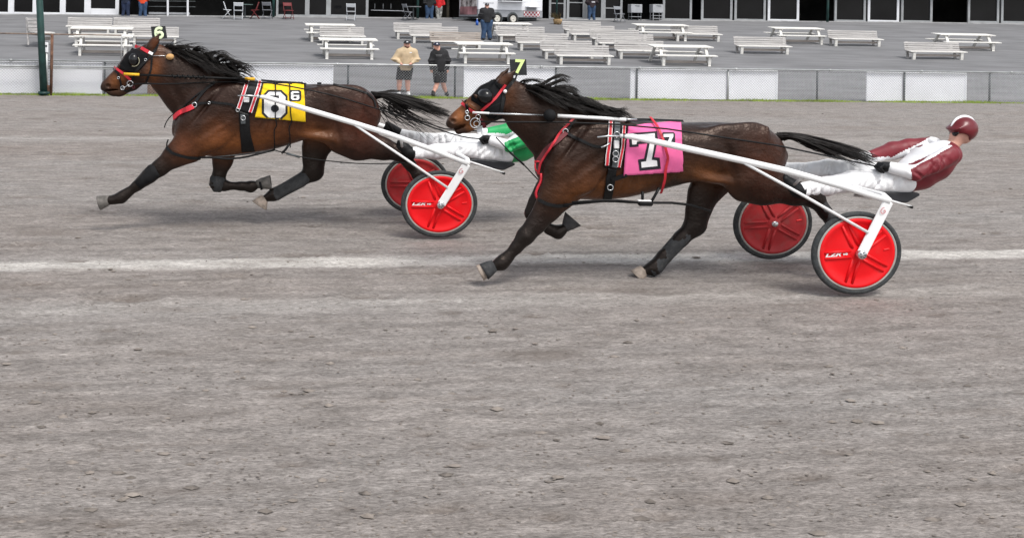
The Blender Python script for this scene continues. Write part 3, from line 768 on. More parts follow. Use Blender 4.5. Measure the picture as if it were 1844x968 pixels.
# ------------------------------------------------------------------ people
skin = mat('skin', (.56, .3, .23), .55, .08, 12)
hairm = mat('dark_hair', (.025, .015, .01), .7, .3, 40)
def person(label, J, top, bottom, shoe, bulk=1.0, h=.02, long_legs=True, capm=None, beard=False, logo=None, cat='person', sleeves=True, sq=1.0, hood=False, legsock=None, face=-1):
    """J: joints in world space: head, neck, chest, waist, hip, and pairs sh, el, ha, kn, ft (left, right of the picture)."""
    g = J['ft'][0]; t = thing('person', label, cat, ((J['ft'][0].x + J['ft'][1].x) / 2, (J['ft'][0].y + J['ft'][1].y) / 2, min(J['ft'][0].z, J['ft'][1].z)))
    pts = [q for v in J.values() for q in (v if isinstance(v, (list, tuple)) else [v])]
    lo = [min(p[i] for p in pts) - .42 for i in range(3)]; hi = [max(p[i] for p in pts) + .42 for i in range(3)]
    B = bulk
    s = SDF(lo, hi, h)                                  # the body
    s.ell(J['head'] + Vector((0, 0, .01)), (.085 * sq, .1, .12), .02)
    s.ell(J['head'] + Vector((0, face * .045, -.06)), (.062 * sq, .06, .06), .03)
    s.ell(J['head'] + Vector((0, face * .11, -.01)), (.016, .022, .026), .015)
    for q in (-1, 1): s.ell(J['head'] + Vector((q * .088 * sq, .01, -.01)), (.014, .025, .035), .01)
    s.cone(J['neck'], J['head'], .06 * B, .055 * B, k=.03)
    s.cone(J['hip'], J['waist'], .13 * B, .13 * B, .8, .8, .05); s.cone(J['waist'], J['chest'], .13 * B, .16 * B, .75, .75, .05); s.cone(J['chest'], J['neck'], .13 * B, .06 * B, .75, 1, .05)
    for i in (0, 1):
        s.cone(J['sh'][i], J['el'][i], .055 * B, .045 * B, k=.04); s.cone(J['el'][i], J['ha'][i], .042 * B, .03, k=.02)
        d = (J['ha'][i] - J['el'][i]).normalized(); hp = J['ha'][i] + d * .05
        s.cone(J['ha'][i], hp, .036, .04, .6, .6, .02)
        for fi in range(4): s.cone(hp + Vector((-.03 + .02 * fi, 0, 0)), hp + Vector((-.03 + .02 * fi, face * .02, 0)) + d * (.07 + .01 * (fi in (1, 2))), .011, .009, k=.008)
        s.cone(hp, hp + Vector((.045 * (1 if i == 0 else -1), face * .03, 0)) + d * .02, .012, .01, k=.01)
        hipj = J['hip'] + (J['kn'][i] - J['hip']) * .12 + Vector(((-.09, .09)[i] * B, 0, -.02))
        s.cone(hipj, J['kn'][i], .085 * B, .06 * B, k=.05); mid = J['kn'][i] * .65 + J['ft'][i] * .35 + Vector((0, -face * .015, 0))
        s.cone(J['kn'][i], mid, .058 * B, .06 * B, k=.03); s.cone(mid, J['ft'][i] + Vector((0, 0, .08)), .055 * B, .038 * B, k=.03)
    v, f = s.polygonize(2); link('body', np_mesh('body', v, f), skin, t, True)
    e = .025
    s = SDF(lo, hi, h)                                  # the upper garment
    s.cone(J['hip'] + Vector((0, 0, -.06)), J['waist'], .155 * B + e, .15 * B + e, .75, .75, .05); s.cone(J['waist'], J['chest'], .15 * B + e, .17 * B + e, .72, .72, .05)
    s.cone(J['chest'], J['neck'] + Vector((0, 0, -.04)), .14 * B + e, .07 * B + e, .75, .9, .05)
    for i in (0, 1):
        s.cone(J['chest'] + Vector((0, 0, .08)), J['sh'][i], .1 * B + e * .6, .07 * B + e, .9, 1, .06)
        s.cone(J['sh'][i], J['el'][i], .07 * B + e, .055 * B + e, k=.04)
        if sleeves: s.cone(J['el'][i], J['ha'][i], .05 * B + e, .036 + e * .7, k=.025)
        for q in range(3): s.ell(J['el'][i] + Vector((random.uniform(-.03, .03), face * .03, random.uniform(-.1, .1))), (.05 * B + e, .05 * B + e, .02), .03)
    if hood:
        s.cone(J['neck'] + Vector((-.08, .05, 0)), J['neck'] + Vector((.08, .05, 0)), .07, .07, k=.05); s.cone(J['neck'] + Vector((-.09, face * .05, -.03)), J['neck'] + Vector((.09, face * .05, -.03)), .04, .04, k=.04)
    s.ell(J['neck'] + Vector((0, face * .06, .03)), (.05, .06, .07), .02, minus=True)
    s.clip_z(J['hip'].z - .1)
    v, f = s.polygonize(2); link('top', np_mesh('top', v, f), top, t, True)
    if logo:
        bv = BVHTree.FromPolygons([Vector(q) for q in v], [tuple(int(i) for i in q) for q in f])
        lm, lx, lz, lw, lh, nrow = logo
        for r_ in range(nrow):
            p = J['chest'] + Vector((lx, face * 1.0, lz - r_ * .035)); hit = bv.ray_cast(p, Vector((0, -face, 0)))
            if hit[0]: MB().box(hit[0] + Vector((0, face * .004, 0)), (lw * (1 - .2 * (r_ % 2)), .012, lh)).build('print', lm, t)
    s = SDF(lo, hi, h)                                  # trousers or shorts
    s.cone(J['hip'], J['waist'] * .5 + J['hip'] * .5, .135 * B + e * .5, .13 * B + e * .5, .74, .74, .05)
    for i in (0, 1):
        hipj = J['hip'] + (J['kn'][i] - J['hip']) * .1 + Vector(((-.085, .085)[i] * B, 0, -.02))
        if long_legs:
            s.cone(hipj, J['kn'][i], .1 * B + e * .6, .075 * B + e * .5, k=.05); s.cone(J['kn'][i], J['ft'][i] + Vector((0, 0, .09)), .07 * B + e * .5, .06 * B + e * .5, k=.03)
        else:
            s.cone(hipj, J['kn'][i] + Vector((0, 0, .05)), .085 * B + e * .6, .074 * B + e * .8, k=.03)
    if not long_legs: s.clip_z(min(J['kn'][0].z, J['kn'][1].z) + .02)
    v, f = s.polygonize(1); link('trousers' if long_legs else 'shorts', np_mesh('lower', v, f), bottom, t, True)
    for i in (0, 1):
        s = SDF([q - .25 for q in J['ft'][i]], [q + .25 for q in J['ft'][i]], .014); fx = (J['ft'][i].x - J['kn'][i].x)
        fdir = Vector((fx * .5, face * 1.0, 0)).normalized(); c = J['ft'][i] + Vector((0, 0, .045))
        s.cone(c, c + fdir * .17, .062, .055, 1, 1, .02); s.cone(c, c + Vector((0, 0, .07)), .058, .055, k=.02); s.clip_z(J['ft'][i].z + .004)
        v, f = s.polygonize(1); link('shoe', np_mesh('shoe', v, f), shoe, t, True)
        if legsock:
            c2 = J['ft'][i] + Vector((0, 0, .1)); MB().tube([c2, c2 + (J['kn'][i] - c2).normalized() * .1], .046, 10).build('sock', legsock, t, True)
    hd = J['head']
    for q in (-1, 1): MB().lathe([(0, -.012), (.011, -.006), (.013, .0), (0, .01)], hd + Vector((q * .033, face * .092, .012)), n=8).build('eye', darksteel, t)
    if capm:
        s = SDF([q - .2 for q in hd], [q + .2 for q in hd], .012)
        s.ell(hd + Vector((0, .005, .035)), (.1 * sq, .115, .105), .02); s.clip_z(hd.z + .035); s.ell(hd + Vector((0, face * .11, .045)), (.078 * sq, .085, .014), .015)
        v, f = s.polygonize(1); cp = link('cap', np_mesh('cap', v, f), capm, t, True)
        MB().box(hd + Vector((0, face * .108, .09)), (.05, .02, .035)).build('badge', white_frame, cp)
    else:
        s = SDF([q - .2 for q in hd], [q + .2 for q in hd], .014); s.ell(hd + Vector((0, .02, .04)), (.098 * sq, .105, .11), .02); s.ell(hd + Vector((0, face * .12, -.05)), (.12, .08, .12), .02, minus=True)
        v, f = s.polygonize(1); link('hair', np_mesh('hair', v, f), hairm, t, True)
    if beard:
        s = SDF([q - .2 for q in hd], [q + .2 for q in hd], .012); s.ell(hd + Vector((0, face * .06, -.085)), (.076 * sq, .058, .06), .02); s.ell(hd + Vector((0, face * .13, -.03)), (.05, .05, .035), .02, minus=True)
        v, f = s.polygonize(1); link('beard', np_mesh('beard', v, f), mat('brown_beard', (.09, .035, .02), .8, .3, 40), t, True)
    return t
jeans = mat('blue_jeans', (.035, .07, .14), .85, .25, 5, .2, 80); black_cloth = mat('black_cloth', (.018, .018, .02), .85, .3, 6, .2, 60); blk_shorts = mat('black_shorts', (.02, .02, .022), .8, .2, 6)
beige = mat('beige_fleece', (.5, .385, .25), .9, .1, 7, .3, 50); white_shoe = mat('white_shoe', (.75, .75, .76), .6, .05); blk_shoe = mat('black_shoe', (.02, .02, .02), .6)
D = 30.75
def Q(px, py, o=0.0): return P(px, py, D + o)
person('bearded man in beige hoodie, black shorts and black cap standing at the fence', dict(head=Q(733, 80.5), neck=Q(733, 88), chest=Q(732, 98), waist=Q(731, 112), hip=Q(730, 121),
   sh=[Q(720, 94.5), Q(745.5, 94.5)], el=[Q(711.5, 106, -.05), Q(750, 106, -.05)], ha=[Q(720, 113, -.22), Q(742, 113, -.22)], kn=[Q(719.5, 145), Q(734, 145)], ft=[Q(718, 171), Q(735, 172)]),
   beige, blk_shorts, white_shoe, bulk=1.34, h=.016, long_legs=False, capm=mat('black_cap', (.012, .012, .014), .7), beard=True, sq=1.12, hood=True, legsock=white_shoe, logo=(white_frame, .12, .06, .07, .03, 1))
person('man in black hoodie, black shorts and dark blue cap walking along the fence', dict(head=Q(786.5, 84), neck=Q(789, 90.5), chest=Q(791, 101), waist=Q(792, 114), hip=Q(792, 123),
   sh=[Q(781.5, 97.5), Q(800.5, 96)], el=[Q(776.5, 109), Q(806.5, 109)], ha=[Q(776.5, 124), Q(806, 124)], kn=[Q(787, 150, -.1), Q(798, 150, .05)], ft=[Q(780, 172.5, -.2), Q(804, 172.5, .1)]),
   black_cloth, blk_shorts, blk_shoe, bulk=1.22, h=.016, long_legs=False, capm=mat('navy_cap', (.01, .014, .035), .7), sq=1.1, hood=True, beard=False, logo=(mat('faint_print', (.16, .16, .165), .8), -.03, .04, .2, .014, 2))
def standing(px, py, height=1.76, lean=0.0, v=None, face=-1, spread=.14, armf=.12):
    g = on_apron(px, py) if v is None else plane_v(px, py, v)
    k_ = height / 1.76
    def L_(x, y, z): return g + Vector((x * 1.12, y * (-face) * -1, z)) * k_
    return dict(head=L_(0, -.02, 1.63), neck=L_(0, 0, 1.46), chest=L_(0, 0, 1.28), waist=L_(0, 0, 1.06), hip=L_(0, 0, .93), sh=[L_(-.19, 0, 1.4), L_(.19, 0, 1.4)], el=[L_(-.27, 0, 1.13), L_(.27, 0, 1.13)],
                ha=[L_(-.16, -armf, .97), L_(.16, -armf, .97)], kn=[L_(-.1, -.02, .5), L_(.1, -.02, .5)], ft=[L_(-spread, 0, 0), L_(spread, 0, 0)])
person('man in black jacket, jeans and black cap standing before the trailer', standing(876, 72), black_cloth, jeans, blk_shoe, bulk=1.55, h=.02, capm=MATS['black_cap'], sq=1.1)
navy = mat('navy_cloth', (.012, .018, .04), .85, .2, 6)
person('person in navy top and dark jeans at the left, cut off by the top edge', standing(226, 33, v=VB - .9), navy, mat('dark_jeans', (.015, .025, .06), .85, .25, 5), blk_shoe, bulk=1.25, h=.024)
person('person in bright orange jacket and jeans at the left, cut off by the top edge', standing(257, 33.5, v=VB - .9), mat('orange_cloth', (.72, .07, .02), .75, .12, 6), jeans, blk_shoe, bulk=1.3, h=.024)
person('person in black shirt with jeans by the second green porch post', standing(773, 38.5, 1.7, v=VB - 1.2), black_cloth, jeans, blk_shoe, bulk=1.35, h=.024, sleeves=False)
person('person in red top and pale grey trousers behind the left end of the benches', standing(790, 38, 1.62, v=VB - .8, spread=.06), mat('red_cloth', (.6, .015, .02), .7, .1, 6), mat('pale_print_cloth', (.3, .3, .29), .8, .6, 14), blk_shoe, bulk=1.05, h=.024)
person('person in dark striped top and jeans at the right glass doors', standing(1065, 38.5, 1.74, v=VB - .6), mat('dark_top', (.03, .02, .025), .8, .2, 6), jeans, blk_shoe, bulk=1.25, h=.024, logo=(white_frame, .05, -.12, .2, .05, 1))
# ------------------------------------------------------------------ horses
def coat_material(name, rough=.33):
    m = bpy.data.materials.new(name); m.use_nodes = True; nt = m.node_tree; N = nt.nodes.new; L = nt.links.new
    b = nt.nodes['Principled BSDF']; b.inputs['Roughness'].default_value = rough; b.inputs['Specular IOR Level'].default_value = .3
    b.inputs['Specular Tint'].default_value = (1.0, .8, .7, 1)
    at = N('ShaderNodeAttribute'); at.attribute_name = 'coat'
    tc = N('ShaderNodeTexCoord')
    def noise(sc, det, st=(1, 1, 1)):
        mp = N('ShaderNodeMapping'); mp.inputs['Scale'].default_value = st; L(tc.outputs['Object'], mp.inputs[0])
        n = N('ShaderNodeTexNoise'); n.inputs['Scale'].default_value = sc; n.inputs['Detail'].default_value = det; n.inputs['Roughness'].default_value = .65; L(mp.outputs[0], n.inputs['Vector']); return n.outputs['Fac']
    r = N('ShaderNodeValToRGB'); r.color_ramp.elements[0].position = .3; r.color_ramp.elements[1].position = .7
    r.color_ramp.elements[0].color = (.62, .6, .58, 1); r.color_ramp.elements[1].color = (1.35, 1.32, 1.3, 1); L(noise(5.5, 6), r.inputs[0])
    mx = N('ShaderNodeMixRGB'); mx.blend_type = 'MULTIPLY'; mx.inputs[0].default_value = 1; L(at.outputs['Color'], mx.inputs[1]); L(r.outputs[0], mx.inputs[2])
    # specks of thrown mud
    r2 = N('ShaderNodeValToRGB'); r2.color_ramp.elements[0].position = .735; r2.color_ramp.elements[1].position = .76; L(noise(48, 2), r2.inputs[0])
    m2 = N('ShaderNodeMixRGB'); m2.inputs[2].default_value = (.07, .055, .045, 1); L(r2.outputs[0], m2.inputs[0]); L(mx.outputs[0], m2.inputs[1])
    L(m2.outputs[0], b.inputs['Base Color'])
    rr = N('ShaderNodeMapRange'); rr.inputs['To Min'].default_value = rough - .1; rr.inputs['To Max'].default_value = rough + .22; L(noise(9, 4), rr.inputs['Value']); L(rr.outputs[0], b.inputs['Roughness'])
    bp = N('ShaderNodeBump'); bp.inputs['Strength'].default_value = .5; bp.inputs['Distance'].default_value = .03; L(noise(8, 3, (1, 1, 1.3)), bp.inputs['Height'])
    bp2 = N('ShaderNodeBump'); bp2.inputs['Strength'].default_value = .25; bp2.inputs['Distance'].default_value = .004; L(noise(90, 3, (.4, 1, 1)), bp2.inputs['Height']); L(bp.outputs[0], bp2.inputs['Normal'])
    L(bp2.outputs[0], b.inputs['Normal'])
    return m

class Horse: pass
def build_horse(spec, base, label, coat):
    """spec gives outline stations and limb chains in photograph pixels; off = sideways metres (negative: near side)."""
    hz = Horse(); hz.base = base
    def LP(px, py, off=0.0):                    # sheared local space: x, sideways, z
        p = lane(px, py, base, off); return np.array((p.x, off, p.z)), p.y / F
    chains = spec['chains']; allp = []
    st = []
    for px, t, b, w in spec['torso']:
        (a, k), (c, _) = LP(px, t), LP(px, b); st.append((a[0], a[2], c[2], w))
        allp += [a, c]
    for nm, ch in chains.items():
        for nd in ch['n']: allp.append(LP(nd[0], nd[1], nd[3])[0])
    allp = np.array(allp); lo = allp.min(0) - .2; hi = allp.max(0) + .2; lo[1], hi[1] = -.46, .46
    s = SDF(lo, hi, .0095)
    s.loft(st, 0.0, .02, 2.25)
    seg = []
    for nm, ch in chains.items():
        N = [(LP(n[0], n[1], n[3]), n) for n in ch['n']]
        for ((a, ka), na), ((b, kb), nb) in zip(N[:-1], N[1:]):
            s.cone(a, b, na[2] * ka, nb[2] * kb, na[4], nb[4], ch.get('k', .04))
            seg.append((a, b, na[2] * ka, nb[2] * kb, na[5] if len(na) > 5 else 0, nb[5] if len(nb) > 5 else 0))
    for px, py, rx, rz, off, ry, rot, k in spec.get('lumps', []):
        c, kk = LP(px, py, off); s.ell(c, (rx * kk, ry, rz * kk), k, -math.radians(rot))
    for px, py, rx, rz, off, ry, rot, k in spec.get('cuts', []):
        c, kk = LP(px, py, off); s.ell(c, (rx * kk, ry, rz * kk), k, -math.radians(rot), minus=True)
    v, f = s.polygonize(2)
    vl = v.copy()
    v[:, 1] = base + v[:, 1] + v[:, 0] * TY     # set the body on its lane
    me = np_mesh('body', v, f)
    px, py = proj(v[:, 0], v[:, 1], v[:, 2])
    # coat colours
    col = np.tile(np.array(spec['coat']), (len(v), 1))
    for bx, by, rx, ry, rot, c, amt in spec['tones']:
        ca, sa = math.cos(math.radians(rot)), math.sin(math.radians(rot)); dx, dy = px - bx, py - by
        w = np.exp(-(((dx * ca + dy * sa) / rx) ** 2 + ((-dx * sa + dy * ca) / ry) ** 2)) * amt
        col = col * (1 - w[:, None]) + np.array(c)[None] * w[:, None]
    best = np.full(len(v), 9.0); blk = np.zeros(len(v))
    for a, b, ra, rb, ba, bb in seg:
        ab = b - a; t = np.clip(((vl - a) @ ab) / max(ab @ ab, 1e-9), 0, 1); d = np.linalg.norm(vl - (a + t[:, None] * ab), axis=1) - (ra + (rb - ra) * t)
        u = d < best; best[u] = d[u]; blk[u] = (ba + (bb - ba) * t)[u]
    e = np.concatenate([f[:, [0, 1]], f[:, [1, 2]], f[:, [2, 3]], f[:, [3, 0]]])
    for _ in range(8):
        sm = np.bincount(e[:, 0], blk[e[:, 1]], len(v)) + np.bincount(e[:, 1], blk[e[:, 0]], len(v)); blk = .4 * blk + .6 * sm / (np.bincount(e[:, 0], minlength=len(v)) + np.bincount(e[:, 1], minlength=len(v)))
    col = col * (1 - blk[:, None]) + np.array((.0062, .0055, .0054))[None] * blk[:, None]
    at = me.attributes.new('coat', 'FLOAT_COLOR', 'POINT'); at.data.foreach_set('color', np.concatenate([col, np.ones((len(v), 1))], 1).astype(np.float32).ravel())
    mid = lane(spec['mid'], 300, base); root = thing('racehorse', label, 'horse', (mid.x, mid.y, 0.0))
    hz.root = root
    hz.body = link('body', me, coat, root, True)
    hz.bvh = BVHTree.FromPolygons([Vector(q) for q in v], [tuple(int(i) for i in q) for q in f])
    hz.v = v
    return hz

def cast(bvh, px, py, fallback, off=0.006):
    r = ray(px, py); h = bvh.ray_cast(Vector((0, 0, CAM_H)), r.normalized())
    if h[0] is None:
        return P(px, py, fallback), Vector((0, -1, 0)), False
    n = h[1]
    if n.dot(r) > 0: n = -n
    return h[0] + n * off, n, True
def path(pts, step=3.0):
    out = []
    for (a, b) in zip(pts[:-1], pts[1:]):
        n = max(1, int(math.hypot(b[0] - a[0], b[1] - a[1]) / step))
        for i in range(n): out.append((a[0] + (b[0] - a[0]) * i / n, a[1] + (b[1] - a[1]) * i / n))
    out.append(tuple(pts[-1][:2])); return out
def strap(name, pts, w, hz, m, parent, off=.006, fb=None, th=.005, flat=False):
    """a leather strap lying on the horse along a traced line"""
    fb = fb or hz.base; C = []; last = None
    for px, py in path(pts):
        p, n, ok = cast(hz.bvh, px, py, fb if last is None else last, off)
        if ok: last = p.y
        C.append((p, n))
    vs, fs = [], []
    Ps = [c[0] for c in C]
    if len(Ps) > 4:
        Ps = [Ps[0]] + [(Ps[i - 1] + Ps[i] * 2 + Ps[i + 1]) / 4 for i in range(1, len(Ps) - 1)] + [Ps[-1]]
    for i, p in enumerate(Ps):
        t = (Ps[min(i + 1, len(Ps) - 1)] - Ps[max(i - 1, 0)]).normalized(); n = C[i][1]
        n = (n * .7 + Vector((0, -.3, 0)))
        n = (n - t * n.dot(t)).normalized(); b = t.cross(n)
        vs += [p + b * w / 2, p + b * w / 2 + n * th, p - b * w / 2 + n * th, p - b * w / 2]
        if i:
            k = 4 * i
            for q in range(4): fs.append((k - 4 + q, k - 4 + (q + 1) % 4, k + (q + 1) % 4, k + q))
    fs += [(0, 1, 2, 3), (len(vs) - 1, len(vs) - 2, len(vs) - 3, len(vs) - 4)]
    return MB().add(vs, fs).build(name, m, parent)
def patch(name, left, right, hz, m, parent, nu=16, nv=16, off=.008, th=.006, fb=None, wave=0.0):
    """a sheet of cloth between two traced edges, resting on the horse"""
    fb = fb or hz.base - .3; Lp = resample(left, nv); Rp = resample(right, nv)
    G = []
    for j in range(nv):
        row = []
        for i in range(nu):
            t = i / (nu - 1); q = (Lp[j][0] * (1 - t) + Rp[j][0] * t, Lp[j][1] * (1 - t) + Rp[j][1] * t)
            p, n, ok = cast(hz.bvh, q[0], q[1], fb, off); row.append([q, p, ok])
        G.append(row)
    for j in range(nv):                           # points past the outline take the depth of their neighbour
        for i in range(nu):
            if not G[j][i][2]:
                for jj in list(range(j, nv)) + list(range(j, -1, -1)):
                    if G[jj][i][2]: G[j][i][1] = P(*G[j][i][0], G[jj][i][1].y + .05); break
    vs = []
    for j in range(nv):
        for i in range(nu):
            p = G[j][i][1].copy()
            if 0 < i < nu - 1 and 0 < j < nv - 1: p = p * .5 + (G[j - 1][i][1] + G[j + 1][i][1] + G[j][i - 1][1] + G[j][i + 1][1]) * .125
            if wave: p.y -= wave * (.5 + .5 * math.sin(i * 1.1 + j * .35)) * (j / nv) ** 1.5
            vs.append(p)
    n = len(vs); vs += [p + ray(*G[k // nu][k % nu][0]).normalized() * th for k, p in enumerate(vs)]
    fs = [(j * nu + i, j * nu + i + 1, (j + 1) * nu + i + 1, (j + 1) * nu + i) for j in range(nv - 1) for i in range(nu - 1)]
    fs += [tuple(q + n for q in reversed(f)) for f in fs]
    ed = [j * nu for j in range(nv)] + [(nv - 1) * nu + i for i in range(1, nu)] + [j * nu + nu - 1 for j in range(nv - 2, -1, -1)] + [i for i in range(nu - 2, 0, -1)]
    fs += [(ed[k], ed[(k + 1) % len(ed)], ed[(k + 1) % len(ed)] + n, ed[k] + n) for k in range(len(ed))]
    o = MB().add(vs, fs).build(name, m, parent, True)
    o['_bvh'] = 0; del o['_bvh']
    sheet = BVHTree.FromPolygons([Vector(q) for q in vs], fs)
    return o, sheet
def resample(pts, n):
    d = [0]
    for a, b in zip(pts[:-1], pts[1:]): d.append(d[-1] + math.hypot(b[0] - a[0], b[1] - a[1]))
    out = []
    for k in range(n):
        s = d[-1] * k / (n - 1); i = max(j for j in range(len(d) - 1) if d[j] <= s + 1e-9); t = (s - d[i]) / max(d[i + 1] - d[i], 1e-9)
        out.append((pts[i][0] * (1 - t) + pts[i + 1][0] * t, pts[i][1] * (1 - t) + pts[i + 1][1] * t))
    return out
def decal(name, poly, holes, sheet, m, parent, off, fb):
    """a printed figure laid on a cloth: polygon in pixels with holes"""
    loops = [[Vector((x, y, 0)) for x, y in poly]] + [[Vector((x, y, 0)) for x, y in h] for h in holes]
    tri = geometry.tessellate_polygon(loops); flat = [q for l in loops for q in l]
    bm = bmesh.new(); bv = [bm.verts.new(q) for q in flat]
    for t in tri:
        try: bm.faces.new([bv[i] for i in t])
        except ValueError: pass
    for _ in range(3): bmesh.ops.subdivide_edges(bm, edges=[e for e in bm.edges if e.calc_length() > 5], cuts=1); bmesh.ops.triangulate(bm, faces=bm.faces)
    for v in bm.verts:
        r = ray(v.co.x, v.co.y).normalized(); h = sheet.ray_cast(Vector((0, 0, CAM_H)), r)
        v.co = (h[0] if h[0] else P(v.co.x, v.co.y, fb)) - r * off
    me = bpy.data.meshes.new(name); bm.to_mesh(me); bm.free()
    return link(name, me, m, parent)
def px_tube(name, pts, r, m, parent, n=6, hz=None, off=.01, smooth=True, fb=None, step=6):
    """a round line through traced pixels (px, py, depth) or laid on the horse when depth is None"""
    out = []; last = fb
    for a in pts:
        if len(a) > 2 and a[2] is not None: out.append(P(*a)); last = a[2]
        else:
            p, nn, ok = cast(hz.bvh, a[0], a[1], last if last else hz.base, off)
            if ok: last = p.y
            out.append(p)
    if len(out) > 2:                              # round the corners
        sm = [out[0]]
        for i in range(1, len(out) - 1):
            sm += [out[i] * .75 + out[i - 1] * .25, out[i] * .75 + out[i + 1] * .25]
        out = sm + [out[-1]]
    return MB().tube(out, r, n).build(name, m, parent, smooth)
def hoof(name, cor, sole, rc, rs, off, base, m, parent, width=1.0, toe=0.0):
    a = lane(cor[0], cor[1], base, off); b = lane(sole[0], sole[1], base, off); k = a.y / F
    ax = (b - a).normalized(); sd = Vector((0, 1, 0)); fw = ax.cross(sd).normalized()
    mb = MB(); rings = []
    for t, e in ((-.25, .8), (0, 1), (.2, 1.05), (.9, 1), (1.0, 1.0), (1.0, .8), (.93, .72)):
        r = (rc + (rs - rc) * max(t, 0)) * k * e; c = a + (b - a) * t
        if t < 0: r = rc * k * .8
        rings.append([c + fw * math.cos(q) * r * (1.0) + sd * math.sin(q) * min(r * .8, .062) * width for q in [2 * math.pi * i / 20 for i in range(20)]])
    vs = [q for r in rings for q in r]; fs = []
    for i in range(len(rings) - 1):
        for q in range(20): fs.append((i * 20 + q, i * 20 + (q + 1) % 20, (i + 1) * 20 + (q + 1) % 20, (i + 1) * 20 + q))
    fs.append(tuple(range(19, -1, -1))); fs.append(tuple((len(rings) - 1) * 20 + q for q in range(20)))
    return mb.add(vs, fs).build(name, m, parent, True)
def bezier(p, t):
    u = 1 - t; return p[0] * u ** 3 + p[1] * 3 * u * u * t + p[2] * 3 * u * t * t + p[3] * t ** 3
def hair(name, strands, m, parent, r0=.006, segs=9):
    mb = MB()
    for S_ in strands:
        p = [P(*q) for q in S_]; ph = random.random() * 6; am = random.uniform(0, .012)
        pts = [bezier(p, i / segs) + Vector((0, 0, am * math.sin(ph + i * .9) * i / segs)) for i in range(segs + 1)]
        rr = r0 * random.uniform(.6, 1.3)
        mb.tube(pts, [rr * (1 - .82 * (i / segs) ** 1.5) for i in range(segs + 1)], 3, caps=False)
    return props(mb.build(name, m, parent, True))
hairmat = mat('mane_hair', (.012, .0095, .0085), .5, .4, 25, spec=.3)
hornm = mat('hoof_horn', (.1, .092, .084), .7, .35, 20, .3, 60); hornp = mat('pale_hoof_horn', (.25, .205, .17), .65, .25, 20, .2, 60); hornd = mat('dark_hoof_horn', (.045, .043, .045), .7, .3, 20, .2, 60)
bootm = mat('grey_rubber_boot', (.011, .011, .012), .75, spec=.12, var=.3, scale=8, bump=.3, bscale=40, dirt=.12, dirtcol=(.08, .075, .07));
bootg = mat('pale_dusty_boot', (.042, .043, .045), .75, .3, 8, .3, 40, spec=.15, dirt=.35, dirtcol=(.16, .15, .14))
leather = mat('black_leather', (.006, .006, .0065), .5, .25, 20, .2, 60, spec=.22); red_strap = mat('red_webbing', (.52, .02, .035), .5, .12, 20); darkred = mat('dark_red_leather', (.09, .008, .015), .5)
whitem = mat('white_gloss', (.8, .8, .8), .35, .04, 4, dirt=.18, dirtcol=(.45, .42, .38)); steel = mat('bright_steel', (.6, .61, .62), .25, .1, metal=.9); yellowm = mat('yellow_tape', (.75, .42, .02), .5, .1)
hood_m = mat('black_hood_cloth', (.005, .005, .006), .75, .3, 10, .2, 50, spec=.15); cup_m = mat('blinker_plastic', (.006, .006, .007), .22, .2, 5)

